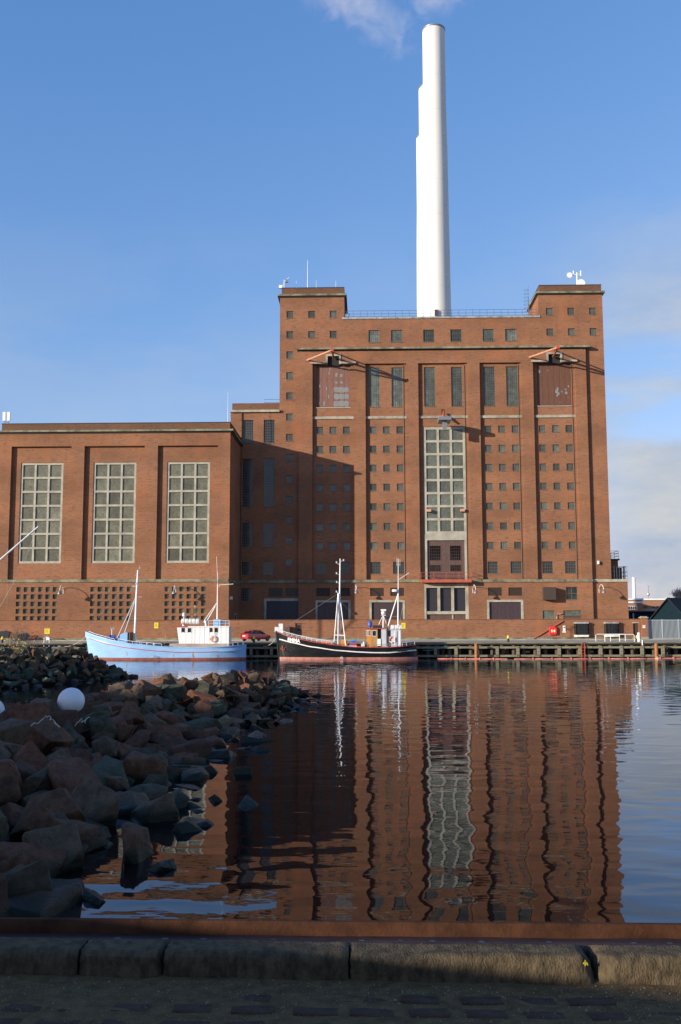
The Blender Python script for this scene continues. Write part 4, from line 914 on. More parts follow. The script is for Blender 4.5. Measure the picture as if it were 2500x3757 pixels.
# steel bar gate
gt=thing('bar_gate',(X(2440,2340,WY),WY,QZ),'pale steel gate of upright bars beside the brick pillar','gate')
g0=gx1+0.12; g1=X(2620,2300,WY); gz0=QZ+0.12; gz1=Z(2430,2274,WY)
M['gate']=mat('gate_steel',(0.42,0.47,0.50),0.4,metal=0.4)
fr=MB().box(g0,g1,WY,WY+0.1,gz0,gz0+0.1).box(g0,g1,WY,WY+0.1,gz1-0.1,gz1)
for q in (g0+0.05,X(2432,2300,WY),X(2492,2300,WY),g1-0.05): fr.box(q-0.07,q+0.07,WY-0.03,WY+0.13,gz0,gz1+0.06)
fr.build('gate_frame', M['gate'], gt)
bm_=MB().box(-0.035,0.035,0,0.05,gz0+0.1,gz1-0.1).mesh('bar', M['gate'])
x=g0+0.2
while x<g1-0.1: inst('bar', bm_, (x,WY+0.03,0), gt); x+=0.165

# ================================================================== far quay
fq = tag(bpy.data.objects.new('far_quay', None), kind='structure'); COL.objects.link(fq); fq.location=(0,QY,0)
MB().box(-200,400,QY-0.15,QY+0.55,QZ-0.13,QZ+0.02).build('edge_beam', M['timber'], fq)
MB().box(-200,400,QY+0.55,WY+0.3,QZ-0.3,QZ).build('deck', M['quay_top'], fq)
MB().box(-200,400,WY-1.6,WY+0.3,QZ,QZ+0.10).build('footpath', M['concrete'], fq)
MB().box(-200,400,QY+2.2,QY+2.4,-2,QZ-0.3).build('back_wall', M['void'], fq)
zb_=lambda y: Z(2000,y,QY)
pile=MB().lathe((0,0,-1.5),[(0.24,0),(0.23,QZ-0.3+1.5)],8).mesh('pile', M['timber_dark'], True)
xx=-60.0; k=0
while xx<80:
    if k%2==0 or True: inst('pile', pile, (xx+0.1*math.sin(k*3.1),QY+0.55,0), fq)
    inst('pile', pile, (xx+0.62,QY+1.3,0), fq) if k%3==0 else None
    xx+=1.27; k+=1
wal=MB().box(0,6.7,-0.12,0.16,0,0.24); walm=wal.mesh('waler', M['timber'])
post=MB().box(-0.17,0.17,-0.22,0.10,zb_(2411),zb_(2371)); postm=post.mesh('post', M['timber'])
x=-61.0
while x<82:
    inst('waler', walm, (x+0.02,QY-0.01,zb_(2379)), fq); inst('waler', walm, (x+0.02,QY+0.01,zb_(2410)), fq)
    x+=6.74
x=X(1825,2390,QY)-2.42*24
while x<80: inst('post', postm, (x,QY,0), fq); x+=2.42
bolt=MB().cbox((0,-0.24,0),0.09,0.06,0.09)
# tyres hung as fenders on the left stretch
tyre=MB().torus((0,0,0),0.36,0.15,26,10,'Y').mesh('tyre_fender', M['black'], True)
for i,(px,py,lab) in enumerate(((8,2388,'tyre fender cut off by the left picture edge'),(79,2388,'second tyre fender from the left picture edge'),(155,2388,'tyre fender under the yellow topped post'),(227,2388,'tyre fender nearest the blue boat bow'))):
    p=at(px,py,QY-0.45); o=tag(inst('tyre_fender',tyre,p),lab,'tyre','tyres hanging on the quay'); 
M['rope']=mat('blue_rope',(0.05,0.22,0.34),0.8); M['rope_w']=mat('pale_rope',(0.5,0.46,0.36),0.9)
def sagrope(name,a,b,sag,r,m,label,cat='rope'):
    pts=[]; a=Vector(a); b=Vector(b)
    for i in range(13):
        t=i/12; p=a.lerp(b,t); p.z-=sag*4*t*(1-t); pts.append(p)
    return MB().tube(pts,r,5).build(name,m,label=label,category=cat)
sagrope('mooring_rope',at(60,2366,QY-0.4),at(225,2372,QY-0.4),0.25,0.03,M['rope'],'blue rope sagging between the tyre fenders')
sagrope('mooring_rope',at(1553,2386,QY-0.4),at(1640,2369,QY-0.4),0.2,0.03,M['rope'],'blue rope running from the black boat stern to the quay')
sagrope('mooring_rope',at(213,2370,QY),at(318,2334,116.5),0.5,0.025,M['rope_w'],'pale rope from the quay up to the blue boat bow')
sagrope('mooring_rope',at(965,2372,QY),at(1016,2340,116.5),0.3,0.025,M['rope_w'],'pale rope from the quay to the black boat bow')
# rusty steel mooring piles
for (px,py0,lab) in ((1748,2362,'rusty steel mooring pile standing in the water nearer the black boat'),(2409,2361,'rusty steel mooring pile beside the orange buoy at the right')):
    p=at(px,py0,117.2); MB().lathe((p.x,117.2,-1.5),[(0.21,0),(0.21,p.z+1.5),(0.18,p.z+1.5)],14).build('mooring_pile',M['rust'],None,True,label=lab,category='pile')
# red ladder
ld=thing('quay_ladder',at(2141,2400,QY-0.3),'red steel ladder down the quay face beside the right waler gap','ladder')
l0=X(2135,2390,QY-0.3); l1=X(2146.5,2390,QY-0.3); zt_=Z(2140,2360,QY-0.3)
for x_ in (l0,l1): MB().box(x_-0.04,x_+0.04,QY-0.35,QY-0.27,-0.2,zt_).build('stile',M['red_steel'],ld)
rm=MB().box(l0+0.04,l1-0.04,QY-0.33,QY-0.28,0,0.05).mesh('rung',M['red_steel'])
for i in range(7): inst('rung',rm,(0,0,0.05+i*0.32),ld)
# orange floating boom
M['boom']=mat('boom_orange',(0.62,0.20,0.13),0.55,var=0.25,vscale=2)
def boom(p0,p1,n,label):
    t=thing('floating_boom',p0,label,'boom','orange floating booms on the water')
    p0=Vector(p0);p1=Vector(p1); d=(p1-p0)/n
    for i in range(n):
        a=p0+d*i+Vector((0,0.10*math.sin(i*1.7),0.02)); b=p0+d*(i+1)+Vector((0,0.10*math.sin((i+1)*1.7),0.02)); u=(b-a)
        w=0.17
        rings=[]
        for s_,r_ in ((0.0,0.10),(0.04,w),(0.5,w*1.08),(0.96,w),(1.0,0.10)):
            c=a+u*s_; rings.append([c+Vector((0,math.cos(q*math.pi/5)*r_,math.sin(q*math.pi/5)*r_*0.9+0.06)) for q in range(10)])
        MB().loft(rings).build('float',M['boom'],t,True)
        if i: MB().box(a.x-0.05,a.x+0.05,a.y-0.22,a.y+0.22,-0.02,0.30).build('joint_plate',M['boom'],t)
    return t
boom(at(1660,2421,116.6)*Vector((1,1,0)) if False else (X(1606,2420,116.6),116.6,0),(X(1864,2420,115.4),115.4,0),5,'orange floating boom lying nearer the black boat')
boom((X(1887,2420,115.4),115.4,0),(X(2374,2420,116.4),116.4,0),7,'long orange floating boom below the red ladder')
boom((X(2376,2419,116.6),116.6,0),(X(2520,2419,117.6),117.6,0),3,'orange floating boom ending at the right picture edge')
p=at(2414,2421,116.0); b=thing('mooring_buoy',(p.x,116.0,0),'round pale orange buoy at the foot of the rusty pile','buoy')
M['buoy']=mat('buoy_orange',(0.72,0.33,0.18),0.45)
MB().sphere((p.x,116.0,0.02),0.36,20,12,1,1,0.8).build('float',M['buoy'],b,True); MB().lathe((p.x,116.0,0.28),[(0.09,0),(0.09,0.12)],10).build('collar',M['grey_steel'],b)

# ------------------------------------------------------------------ things on the quay deck
rb=thing('lifebuoy_case',at(2031,2315,WY-0.3),'red lifebuoy case with a yellow centre on the brick wall','lifebuoy case')
p=at(2031,2315,WY-0.3); M['red']=mat('signal_red',(0.72,0.02,0.025),0.4)
MB().loft([[(p.x+0.53*sx*f,WY-0.35+dy,p.z+0.55*sz*f) for sx,sz in ((-1,-.75),(-.75,-1),(.75,-1),(1,-.75),(1,.75),(.75,1),(-.75,1),(-1,.75))] for f,dy in ((1,0.35),(1,0.1),(0.85,0))]).build('case',M['red'],rb)
MB().torus((p.x,WY-0.37,p.z),0.24,0.05,20,6,'Y',R(-50),R(50)).torus((p.x,WY-0.37,p.z),0.24,0.05,20,6,'Y',R(130),R(230)).build('ring',M['white'],rb,True)
MB().box(p.x-0.16,p.x+0.16,WY-0.4,WY-0.35,p.z-0.12,p.z+0.12).build('badge',M['yellow'],rb)
pp=MB().tube([at(1958,2344,WY-0.15),at(2066,2279,WY-0.15)],0.07,8).build('red_pipe',M['red_steel'],label='red pole leaning diagonally across the brick wall',category='pole')
ns=thing('notice_sign',at(2071,2306,WY-0.08),'narrow white notice with a red dot above a small plate','sign')
p=at(2071,2306,WY-0.08); M['sred']=mat('sign_red',(0.5,0.03,0.03),0.5)
MB().box(p.x-0.17,p.x+0.17,WY-0.09,WY-0.07,p.z-0.35,p.z+0.38).box(p.x-0.25,p.x+0.25,WY-0.09,WY-0.07,p.z-0.55,p.z-0.4).build('plate',M['white'],ns)
MB().lathe((p.x,WY-0.11,p.z+0.15),[(0.11,0),(0.11,0.02)],14,'Y').build('dot',M['sred'],ns)
M['ysign']=mat('yellow_sign',(0.78,0.62,0.02),0.5); M['ink']=mat('sign_ink',(0.05,0.05,0.05),0.6)
def notice(px,py,w,h,Y,label):
    p=at(px,py,Y); t=thing('yellow_sign',p,label,'sign','yellow notices on the quay')
    MB().box(p.x-w/2,p.x+w/2,Y-0.03,Y,p.z-h/2,p.z+h/2).build('plate',M['ysign'],t)
    b=MB()
    for i in range(7):
        z=p.z+h*0.32-i*h*0.1; b.box(p.x-w*0.36,p.x+w*(0.36-0.1*(i%3)),Y-0.036,Y-0.031,z-h*0.018,z+h*0.018)
    b.build('print',M['ink'],t); return t
notice(574,2295,0.56,0.78,WY-0.02,'yellow notice on the wall above the blue boat deck')
notice(1481,2296,0.56,0.76,WY-0.02,'yellow notice on the wall right of the black boat rafts')
t=notice(173,2316,0.62,0.62,QY+1.3,'yellow sign on a post by the left quay edge with a white handrail')
p=at(173,2340,QY+1.25); MB().tube([(p.x,QY+1.35,QZ),(p.x,QY+1.35,Z(173,2310,QY+1.3))],0.05,6).build('post',M['grey_steel'],t)
rx0=X(162,2350,QY+0.3); rx1=X(181,2350,QY+0.3); zr_=Z(170,2338,QY+0.3)
hr=MB().tube([(rx0,QY+0.3,QZ-0.4),(rx0,QY+0.3,zr_-0.1),(rx0+0.15,QY+0.3,zr_),(rx1-0.15,QY+0.3,zr_),(rx1,QY+0.3,zr_-0.1),(rx1,QY+0.3,QZ-0.4)],0.045,8).box(rx0+0.2,rx1-0.05,QY+0.32,QY+0.4,QZ+0.35,QZ+0.75)
hr.build('ladder_handrail',M['white'],None,True,label='white ladder handrail in front of the yellow sign post',category='handrail')
def bollard(px,pyb,pyt,Y,label,m='yellow'):
    a=at(px,pyb,Y); h=Z(px,pyt,Y)-QZ; t=thing('bollard',(a.x,Y,QZ),label,'bollard','black and yellow bollards')
    MB().lathe((a.x,Y,QZ),[(0.14,0),(0.14,h*0.55),(0.13,h*0.55)],12).build('post',M['black'],t,True)
    MB().lathe((a.x,Y,QZ+h*0.55),[(0.14,0),(0.14,h*0.3),(0.09,h*0.42),(0.02,h*0.45)],12).build('head',M['yellow'],t,True)
bollard(1866,2359,2331,QY+1.0,'black bollard with yellow top alone on the quay')
bollard(2339,2359,2331,QY+1.0,'black bollard with yellow top beside the white post')
bollard(932,2353,2334,QY+1.0,'short black and yellow bollard between the boats near the car')
bollard(8,2362,2335,QY+1.0,'yellow topped bollard at the left picture edge')
p=at(2346,2358,QY+0.8); w=MB().lathe((p.x,QY+0.8,QZ),[(0.17,0),(0.17,1.05),(0.1,1.12)],14).build('white_post',M['white'],None,True,label='stout white post on the quay edge near the gate',category='post')
MB().lathe((p.x+0.12,QY-0.2,QZ-0.35),[(0.07,0),(0.07,0.6)],8).build('drain_pipe',M['white'],w)
# white crowd rail under the right oriel window
hr=MB(); h0=X(2187.5,2350,QY+6); h1=X(2296,2350,QY+6); hz=Z(2240,2327,QY+6)
for y,(a,b) in ((QY+6,(h0,h1)),(QY+3,(h0+0.4,h1+0.3))):
    hr.tube([(a,y,QZ),(a,y,hz-0.1),(a+0.1,y,hz),(b-0.1,y,hz),(b,y,hz-0.1),(b,y,QZ)],0.04,6)
    hr.tube([((a+b)/2,y,QZ),((a+b)/2,y,hz)],0.04,6)
hr.build('crowd_rail',M['white'],label='white tubular guard rail in front of the right oriel window',category='guard rail')
for k,(px,py,w_,h_,lab) in enumerate(((1016.5,2327,0.5,1.85,'lower white electrical cabinet behind the black boat bow'),(1031,2324,0.5,2.25,'taller white cabinet with faint blue marks behind the black boat bow'))):
    p=at(px,py,QY+1.2); t=thing('electric_cabinet',(p.x,QY+1.2,QZ),lab,'cabinet','white cabinets on the quay')
    MB().box(p.x-w_/2,p.x+w_/2,QY+1.0,QY+1.45,QZ,QZ+h_).build('case',M['white'],t); MB().box(p.x-w_/2-0.03,p.x+w_/2+0.03,QY+0.97,QY+1.48,QZ+h_,QZ+h_+0.06).build('lid',M['grey_steel'],t)
MB().box(X(1043,2320,WY-1),X(1063,2320,WY-1),WY-1.0,WY-0.2,QZ+0.1,QZ+1.9).build('brown_cabinet',M['bay_door'],label='dark brown cabinet against the wall left of the small door',category='cabinet')
# graffiti scrawl at the wall foot
M['graf']=mat('faded_spray_paint',(0.30,0.27,0.30),0.9,col2=(0.18,0.26,0.2),vscale=3)
g=MB(); rg=random.Random(5)
for i in range(9):
    p=at(1949+i*9.5,2343,WY-0.063); 
    g.tube([(p.x-0.12,WY-0.064,QZ+0.12),(p.x-0.05+rg.uniform(-.05,.05),WY-0.064,QZ+0.45+rg.uniform(-.1,.1)),(p.x+0.1,WY-0.064,QZ+0.3),(p.x+0.02,WY-0.064,QZ+0.12)],0.035,4)
g.build('graffiti',M['graf'],bw)

# ------------------------------------------------------------------ car
M['carpaint']=mat('red_car_paint',(0.42,0.012,0.02),0.25,coat=1.0); M['carglass']=mat('car_glass',(0.015,0.02,0.022),0.08)
def car(loc, rz):
    t=thing('parked_car',(0,0,0),'red saloon car parked by the brick wall between the boats','car')
    # profile along x (rear at -2.2 to nose 2.2): half width, z of sill, belt
    st=[(-2.2,0.70,0.42,0.86),(-2.1,0.80,0.30,0.96),(-1.6,0.85,0.24,0.99),(-0.6,0.87,0.22,0.97),(0.6,0.87,0.22,0.93),(1.4,0.85,0.24,0.86),(1.95,0.78,0.28,0.74),(2.2,0.62,0.36,0.60)]
    rings=[]
    for x,w,z0,z1 in st:
        rings.append([(x,-w*0.9,z0),(x,-w,z0+0.12),(x,-w,(z0+z1)/2+0.05),(x,-w*0.93,z1-0.03),(x,-w*0.8,z1),(x,w*0.8,z1),(x,w*0.93,z1-0.03),(x,w,(z0+z1)/2+0.05),(x,w,z0+0.12),(x,w*0.9,z0)])
    bo=MB().loft(rings).build('body',M['carpaint'],t,True)
    cab=[]
    for x,w,z in ((-1.75,0.70,0.98),(-1.05,0.60,1.36),(-0.5,0.60,1.43),(0.15,0.60,1.40),(1.0,0.70,0.93)):
        cab.append([(x,-w-0.1,0.92),(x,-w,z-0.05),(x,-w+0.08,z),(x,w-0.08,z),(x,w,z-0.05),(x,w+0.1,0.92)])
    MB().loft(cab).build('cabin_glass',M['carglass'],t,True)
    ro=[]
    for x,w,z in ((-1.12,0.60,1.355),(-0.5,0.61,1.445),(0.2,0.60,1.415)): ro.append([(x,-w,z-0.06),(x,-w+0.08,z),(x,w-0.08,z),(x,w,z-0.06)])
    MB().loft(ro).build('roof',M['carpaint'],t,True)
    pl=MB()
    for s in (-1,1):
        for a,b in (((-1.75,0.79,0.95),(-1.1,0.63,1.37)),((-0.32,0.74,0.95),(-0.3,0.63,1.41)),((1.0,0.80,0.9),(0.2,0.63,1.40))):
            pl.tube([(a[0],s*a[1],a[2]),(b[0],s*b[1],b[2])],0.035,5)
    pl.build('pillars',M['carpaint'],t)
    wh=MB().lathe((0,0,0),[(0.20,-0.10),(0.29,-0.1),(0.31,-0.07),(0.31,0.07),(0.29,0.1),(0.20,0.1)],18,'Y').mesh('wheel',M['black'],True)
    hb_=MB().lathe((0,0,0),[(0.05,-0.11),(0.19,-0.09),(0.19,0.09),(0.05,0.11)],12,'Y').mesh('rim',M['grey_steel'],True)
    for x in (-1.35,1.32):
        for y in (-0.80,0.80):
            w=local('wheel',wh,t,(x,y,0.31)); local('rim',hb_,w)
    M['tail']=mat('tail_light_red',(0.5,0.02,0.01),0.2)
    for y in (-0.62,0.62): MB().box(-2.21,-2.08,y-0.13,y+0.13,0.68,0.86).build('tail_light',M['tail'],t)
    MB().box(-2.225,-2.19,-0.26,0.26,0.62,0.74).build('number_plate',M['white'],t)
    MB().box(-2.26,-2.05,-0.76,0.76,0.38,0.52).build('bumper',M['carpaint'],t)
    for y in (-0.95,0.95): MB().cbox((0.62,y,0.98),0.12,0.16,0.12).build('mirror',M['carpaint'],t)
    t.location=loc; t.rotation_euler=(0,0,rz); return t
cp=at(938,2340,130.5); car((cp.x,131.0,QZ+0.0),R(52))

# ------------------------------------------------------------------ bicycles
M['bike_dark']=mat('dark_bike_paint',(0.03,0.035,0.04),0.4); M['bike_orange']=mat('orange_bike_paint',(0.5,0.1,0.03),0.4)
def bike(loc, rz, m, label, box=False):
    t=thing('bicycle',(0,0,0),label,'bicycle','bicycles leaning by the wall')
    for x in (-0.52,0.55):
        w=MB().torus((x,0,0.34),0.32,0.022,22,6,'Y').build('wheel',M['black'],t,True)
        b=MB()
        for i in range(8): a=math.pi*i/4; b.tube([(x,0,0.34),(x+0.31*math.cos(a),0,0.34+0.31*math.sin(a))],0.004,3)
        b.build('spokes',M['grey_steel'],w)
    f=MB()
    for a,b in (((-0.52,0.34),(-0.08,0.30)),((-0.08,0.30),(-0.2,0.78)),((-0.2,0.78),(-0.52,0.34)),((-0.18,0.72),(0.38,0.78)),((-0.08,0.30),(0.38,0.70)),((0.36,0.88),(0.55,0.34))):
        f.tube([(a[0],0,a[1]),(b[0],0,b[1])],0.022,6)
    f.build('frame',m,t); 
    MB().tube([(0.28,-0.28,1.0),(0.36,-0.18,0.98),(0.36,0.18,0.98),(0.28,0.28,1.0)],0.016,6).tube([(0.36,0,0.88),(0.36,0,0.98)],0.02,6).build('handlebar',M['dark_steel'],t)
    MB().box(-0.36,-0.1,-0.07,0.07,0.86,0.92).tube([(-0.21,0,0.76),(-0.22,0,0.88)],0.016,6).build('saddle',M['black'],t)
    if box: 
        MB().prism([(-1.35,0.35),(-0.45,0.35),(-0.3,1.0),(-0.75,1.12),(-1.5,1.0)],-0.32,0.32).build('cargo_box',M['bike_dark'],t)
        MB().torus((-1.2,-0.38,0.3),0.27,0.022,20,6,'Y').build('wheel',M['black'],t,True)
    t.location=loc; t.rotation_euler=(R(0),0,rz); return t
for px,m,lab,bx_,rz in ((47,M['bike_dark'],'cargo bicycle with a dark covered box at the left end of the wall',True,0.1),(72,M['bike_dark'],'dark bicycle half hidden behind bare twigs near the wall',False,0.2),(126,M['bike_orange'],'orange bicycle parked by the brick wall near the yellow sign',False,-0.15)):
    p=at(px,2350,133.6); o=bike((p.x,133.6,QZ),rz,m,lab,bx_); o.scale=(1.25,1.25,1.25)
MB().loft([[(X(60,2350,134.8),134.6,QZ+.1),(X(60,2350,134.8),135.6,QZ+.1),(X(66,2350,134.8),135.2,QZ+.9)],[(X(95,2350,134.8),134.4,QZ+.1),(X(95,2350,134.8),135.8,QZ+.1),(X(92,2350,134.8),135.2,QZ+1.15)],[(X(112,2350,134.8),134.6,QZ+.1),(X(112,2350,134.8),135.6,QZ+.1),(X(108,2350,134.8),135.2,QZ+.7)]]).build('tarpaulin_heap',M['bike_dark'],label='dark covered heap against the wall behind the bicycles',category='heap')
# ================================================================== boats
def paint(name, col, rough=0.35, var=0.15, stain=None, coat=0.0): return mat(name, col, rough, var=var, vscale=1.2, col2=stain, bump=0.004, bscale=3, stretch=(1,1,1.5), coat=coat)
M['blue_hull']=mat('pale_blue_hull',(0.27,0.48,0.76),0.42,var=0.10,vscale=0.9,bump=0.004,bscale=3,stretch=(1,1,2.5)); M['black_hull']=mat('black_tarred_hull',(0.012,0.013,0.014),0.22,var=0.3,vscale=2,bump=0.02,bscale=1.6,stretch=(0.5,1,1.6))
M['boot']=mat('red_boot_topping',(0.24,0.075,0.05),0.6,var=0.3,vscale=2); M['boot2']=mat('pink_boot_topping',(0.42,0.17,0.13),0.5,var=0.3,vscale=2)
M['redline']=mat('red_line',(0.45,0.03,0.03),0.5); M['whiteline']=mat('white_line',(0.75,0.75,0.73),0.5,var=0.15,vscale=3)
M['deck']=mat('boat_deck',(0.16,0.13,0.11),0.8,var=0.3); M['lightblue']=mat('light_blue_paint',(0.25,0.47,0.72),0.4)
M['raft']=mat('raft_canister',(0.74,0.74,0.70),0.5,var=0.15,vscale=3); M['orange']=mat('orange_plastic',(0.8,0.2,0.03),0.45)
M['wood']=mat('varnished_wood',(0.62,0.27,0.05),0.35,col2=(0.50,0.20,0.04),vscale=6,stretch=(6,6,0.6)); M['wood2']=mat('pale_varnished_wood',(0.40,0.25,0.09),0.4,col2=(0.32,0.19,0.07),vscale=6,stretch=(6,6,0.6))
M['blue_tarp']=mat('blue_tarpaulin',(0.02,0.10,0.42),0.5,var=0.3,vscale=3); M['rubber_red']=mat('red_tarpaulin',(0.35,0.05,0.03),0.6)
M['lgrey']=mat('pale_grey_paint',(0.50,0.54,0.58),0.45,var=0.1); M['zinc']=mat('galvanised',(0.45,0.46,0.45),0.4,metal=0.6)
def hull(t, cy, xb, xs, sheer, beam, mats, boot_top, rake_b, rake_s, stripe, cap_m, flare=0.78, boot_mat=None):
    """sheer: list of (u 0..1 from bow, z); stripe: list of (u, z) centre line with thickness"""
    def interp(tab,u):
        for i in range(len(tab)-1):
            if u<=tab[i+1][0]:
                a,b=tab[i],tab[i+1]; k=(u-a[0])/(b[0]-a[0]); k=k*k*(3-2*k)*0.35+k*0.65; return a[1]+(b[1]-a[1])*k
        return tab[-1][1]
    L=xs-xb
    def plan(u):
        if u<0.42: q=1-(1-u/0.42)**2.1; return beam*max(q,0)**0.75
        if u>0.72: q=(u-0.72)/0.28; return beam*max(1-q**2.6*0.98,0)**0.6
        return beam
    def S(u,z):
        zs=interp(sheer,u); v=max(0,min(1,(z+0.6)/(zs+0.6))); 
        wl=plan(min(1,max(0,u)))
        k=flare+(1-flare)*v**0.8 if u>0.3 else (flare-(0.3-u)*1.3)+(1-flare+(0.3-u)*1.3)*v**0.9
        if u>0.8: k*=1-(u-0.8)/0.2*0.45*(1-v)**0.8
        x=xb+L*u + (1-v)*rake_b*(1-u)**3 + (1-v)*rake_s*u**6
        return x, wl*max(k,0.02)
    NU=56; us=[0.5-0.5*math.cos(math.pi*i/NU) for i in range(NU+1)]
    def band(zlo,zhi,nz,name,m,parent=t,off=0.0):
        b=MB()
        for s in (-1,1):
            g=[]
            for u in us:
                a=zlo(u); c=zhi(u); col=[]
                for j in range(nz+1):
                    z=a+(c-a)*j/nz; x,w=S(u,z); col.append((x,cy+s*(w+off+0.001),z))
                g.append(col)
            n0=len(b.v)
            for col in g: b.v+=col
            for i in range(NU):
                for j in range(nz):
                    p=n0+i*(nz+1)+j; q=p+nz+1; b.f.append((p,q,q+1,p+1))
        o=b.build(name,m,parent,True); return o
    sh=lambda u: interp(sheer,u)
    band(lambda u:boot_top, sh, 10, 'hull', mats)
    band(lambda u:-0.6, lambda u:boot_top, 3, 'boot_topping', boot_mat)
    # bulwark inside and deck
    dk=MB(); g=[]
    for u in us:
        z=sh(u)-0.55; x,w=S(u,sh(u)); g.append(((x,cy-max(w-0.08,0.01),z),(x,cy+max(w-0.08,0.01),z)))
    for i in range(NU): dk.quad(g[i][0],g[i+1][0],g[i+1][1],g[i][1])
    dk.build('deck',M['deck'],t)
    iw=MB()
    for s in (-1,1):
        for i in range(NU):
            q=[]
            for u in (us[i],us[i+1]):
                x,w=S(u,sh(u)); q+= [(x,cy+s*max(w-0.08,0.0),sh(u)-0.56),(x,cy+s*max(w-0.08,0.0),sh(u))]
            iw.quad(q[0],q[2],q[3],q[1])
    iw.build('bulwark',mats,t)
    cp_=MB()
    for s in (-1,1): 
        rings=[]
        for u in us:
            x,w=S(u,sh(u)); z=sh(u); rings.append([(x,cy+s*(w+0.05),z-0.03),(x,cy+s*(w+0.05),z+0.06),(x,cy+s*max(w-0.12,0),z+0.06),(x,cy+s*max(w-0.12,0),z-0.03)])
        cp_.loft(rings)
    cp_.build('rail_cap',cap_m,t)
    for (tab,th_,m,nm) in stripe:
        u0,u1=tab[0][0],tab[-1][0]; b=MB(); rings=[]
        for i in range(61):
            u=u0+(u1-u0)*i/60; z=interp(tab,u); x,w=S(u,z); x2,w2=S(u,z+th_)
            rings.append([(x,cy-w,z),(x-0.0,cy-w-0.06,z),(x2,cy-w2-0.06,z+th_),(x2,cy-w2,z+th_)])
        b.loft(rings).build(nm,m,t)
    return S, sh
def rail_line(t, S, sh, cy, u0, u1, h, n, m, side=-1, z0=0.0, mids=1):
    b=MB(); pts=[]
    for i in range(n+1):
        u=u0+(u1-u0)*i/n; x,w=S(u,sh(u)); y=cy+side*max(w-0.06,0); z=sh(u)+z0
        pts.append((x,y,z+h)); b.tube([(x,y,z),(x,y,z+h)],0.022,5)
    b.tube(pts,0.026,5)
    for k in range(1,mids+1): b.tube([(p[0],p[1],p[2]-h*k/(mids+1)) for p in pts],0.014,4)
    b.build('handrail',m,t)
def lifebuoy(t,c,r,m=None):
    o=MB().torus(c,r,r*0.22,24,8,'Y').build('lifebuoy',m or M['orange'],t,True)
    b=MB()
    for a in (45,135,225,315): b.cbox((c[0]+r*math.cos(R(a)),c[1],c[2]+r*math.sin(R(a))),r*0.5,r*0.5,r*0.3)
    b.build('band',M['white'],o)
def canister(name,t,x0,x1,cy,cz,r,n):
    ln=(x1-x0)/n
    for i in range(n):
        a=x0+i*ln; MB().lathe((a,cy,cz),[(r*0.75,0.01),(r,0.06),(r,ln*0.45),(r*1.06,ln*0.47),(r*1.06,ln*0.53),(r,ln*0.55),(r,ln-0.06),(r*0.75,ln-0.01)],16,'X').build(name,M['raft'],t,True)

# ---- blue cutter
CY=116.0
bt=thing('fishing_boat',(X(600,2400,CY),CY,0),'pale blue wooden fishing cutter with white wheelhouse and red line along its hull','fishing boat')
bxp=lambda x,y,Y=CY: at(280+x*0.4082,2060+y*0.408,Y)
xb=bxp(80,640).x; xs=bxp(1528,760).x; Lb=xs-xb
U=lambda x:(bxp(x,760).x-xb)/Lb
zz=lambda x,y:bxp(x,y,CY-2.0).z
sheer=[(0,zz(80,636)),(U(230),zz(230,680)),(U(370),zz(370,714)),(U(540),zz(540,744)),(U(840),zz(840,770)),(U(1100),zz(1100,778)),(U(1380),zz(1380,766)),(1,zz(1530,752))]
line=[(U(112),zz(112,698)),(U(300),zz(300,748)),(U(500),zz(500,782)),(U(720),zz(720,806)),(U(950),zz(950,820)),(U(1200),zz(1200,818)),(U(1480),zz(1480,800))]
S,sh=hull(bt,CY,xb,xs,sheer,2.15,M['blue_hull'],0.40,0.75,0.05,[(line,0.07,M['redline'],'red_line')],M['blue_hull'],boot_mat=M['boot'])
M['rustrun']=mat('rust_run',(0.30,0.16,0.05),0.8,col2=(0.42,0.33,0.20),vscale=6)
for x_,w_,z0_,z1_ in ((1076,0.09,0.42,0.95),(1083,0.05,0.40,0.7),(905,0.04,0.5,0.8),(480,0.05,0.6,1.1),(1290,0.04,0.42,0.75)):
    u_=U(x_); b=MB(); n_=6; ring=[]
    for k_ in range(n_+1):
        z_=z0_+(z1_-z0_)*k_/n_; xx_,ww_=S(u_,z_); e_=w_*(0.35+0.65*math.sin(math.pi*(k_+0.5)/(n_+1))); ring.append([(xx_-e_,CY-ww_-0.004,z_),(xx_+e_,CY-ww_-0.004,z_),(xx_+e_,CY-ww_-0.014,z_),(xx_-e_,CY-ww_-0.014,z_)])
    b.loft(ring).build('rust_run',M['rustrun'],bt)
# wheelhouse
wy=CY-1.15
def wh(x,y,Y=wy): return bxp(x,y,Y)
roofz=wh(1100,590).z; dz=sh(0.75)-0.5
p=[wh(905,592),wh(935,740),wh(1372,740),wh(1372,590)]
wb=MB(); yb0,yb1=CY-1.15,CY+1.15
wb.prism([(p[1].x,dz),(p[2].x,dz),(p[3].x,roofz),(p[0].x,roofz)],yb0,yb1).build('wheelhouse',M['white'],bt)
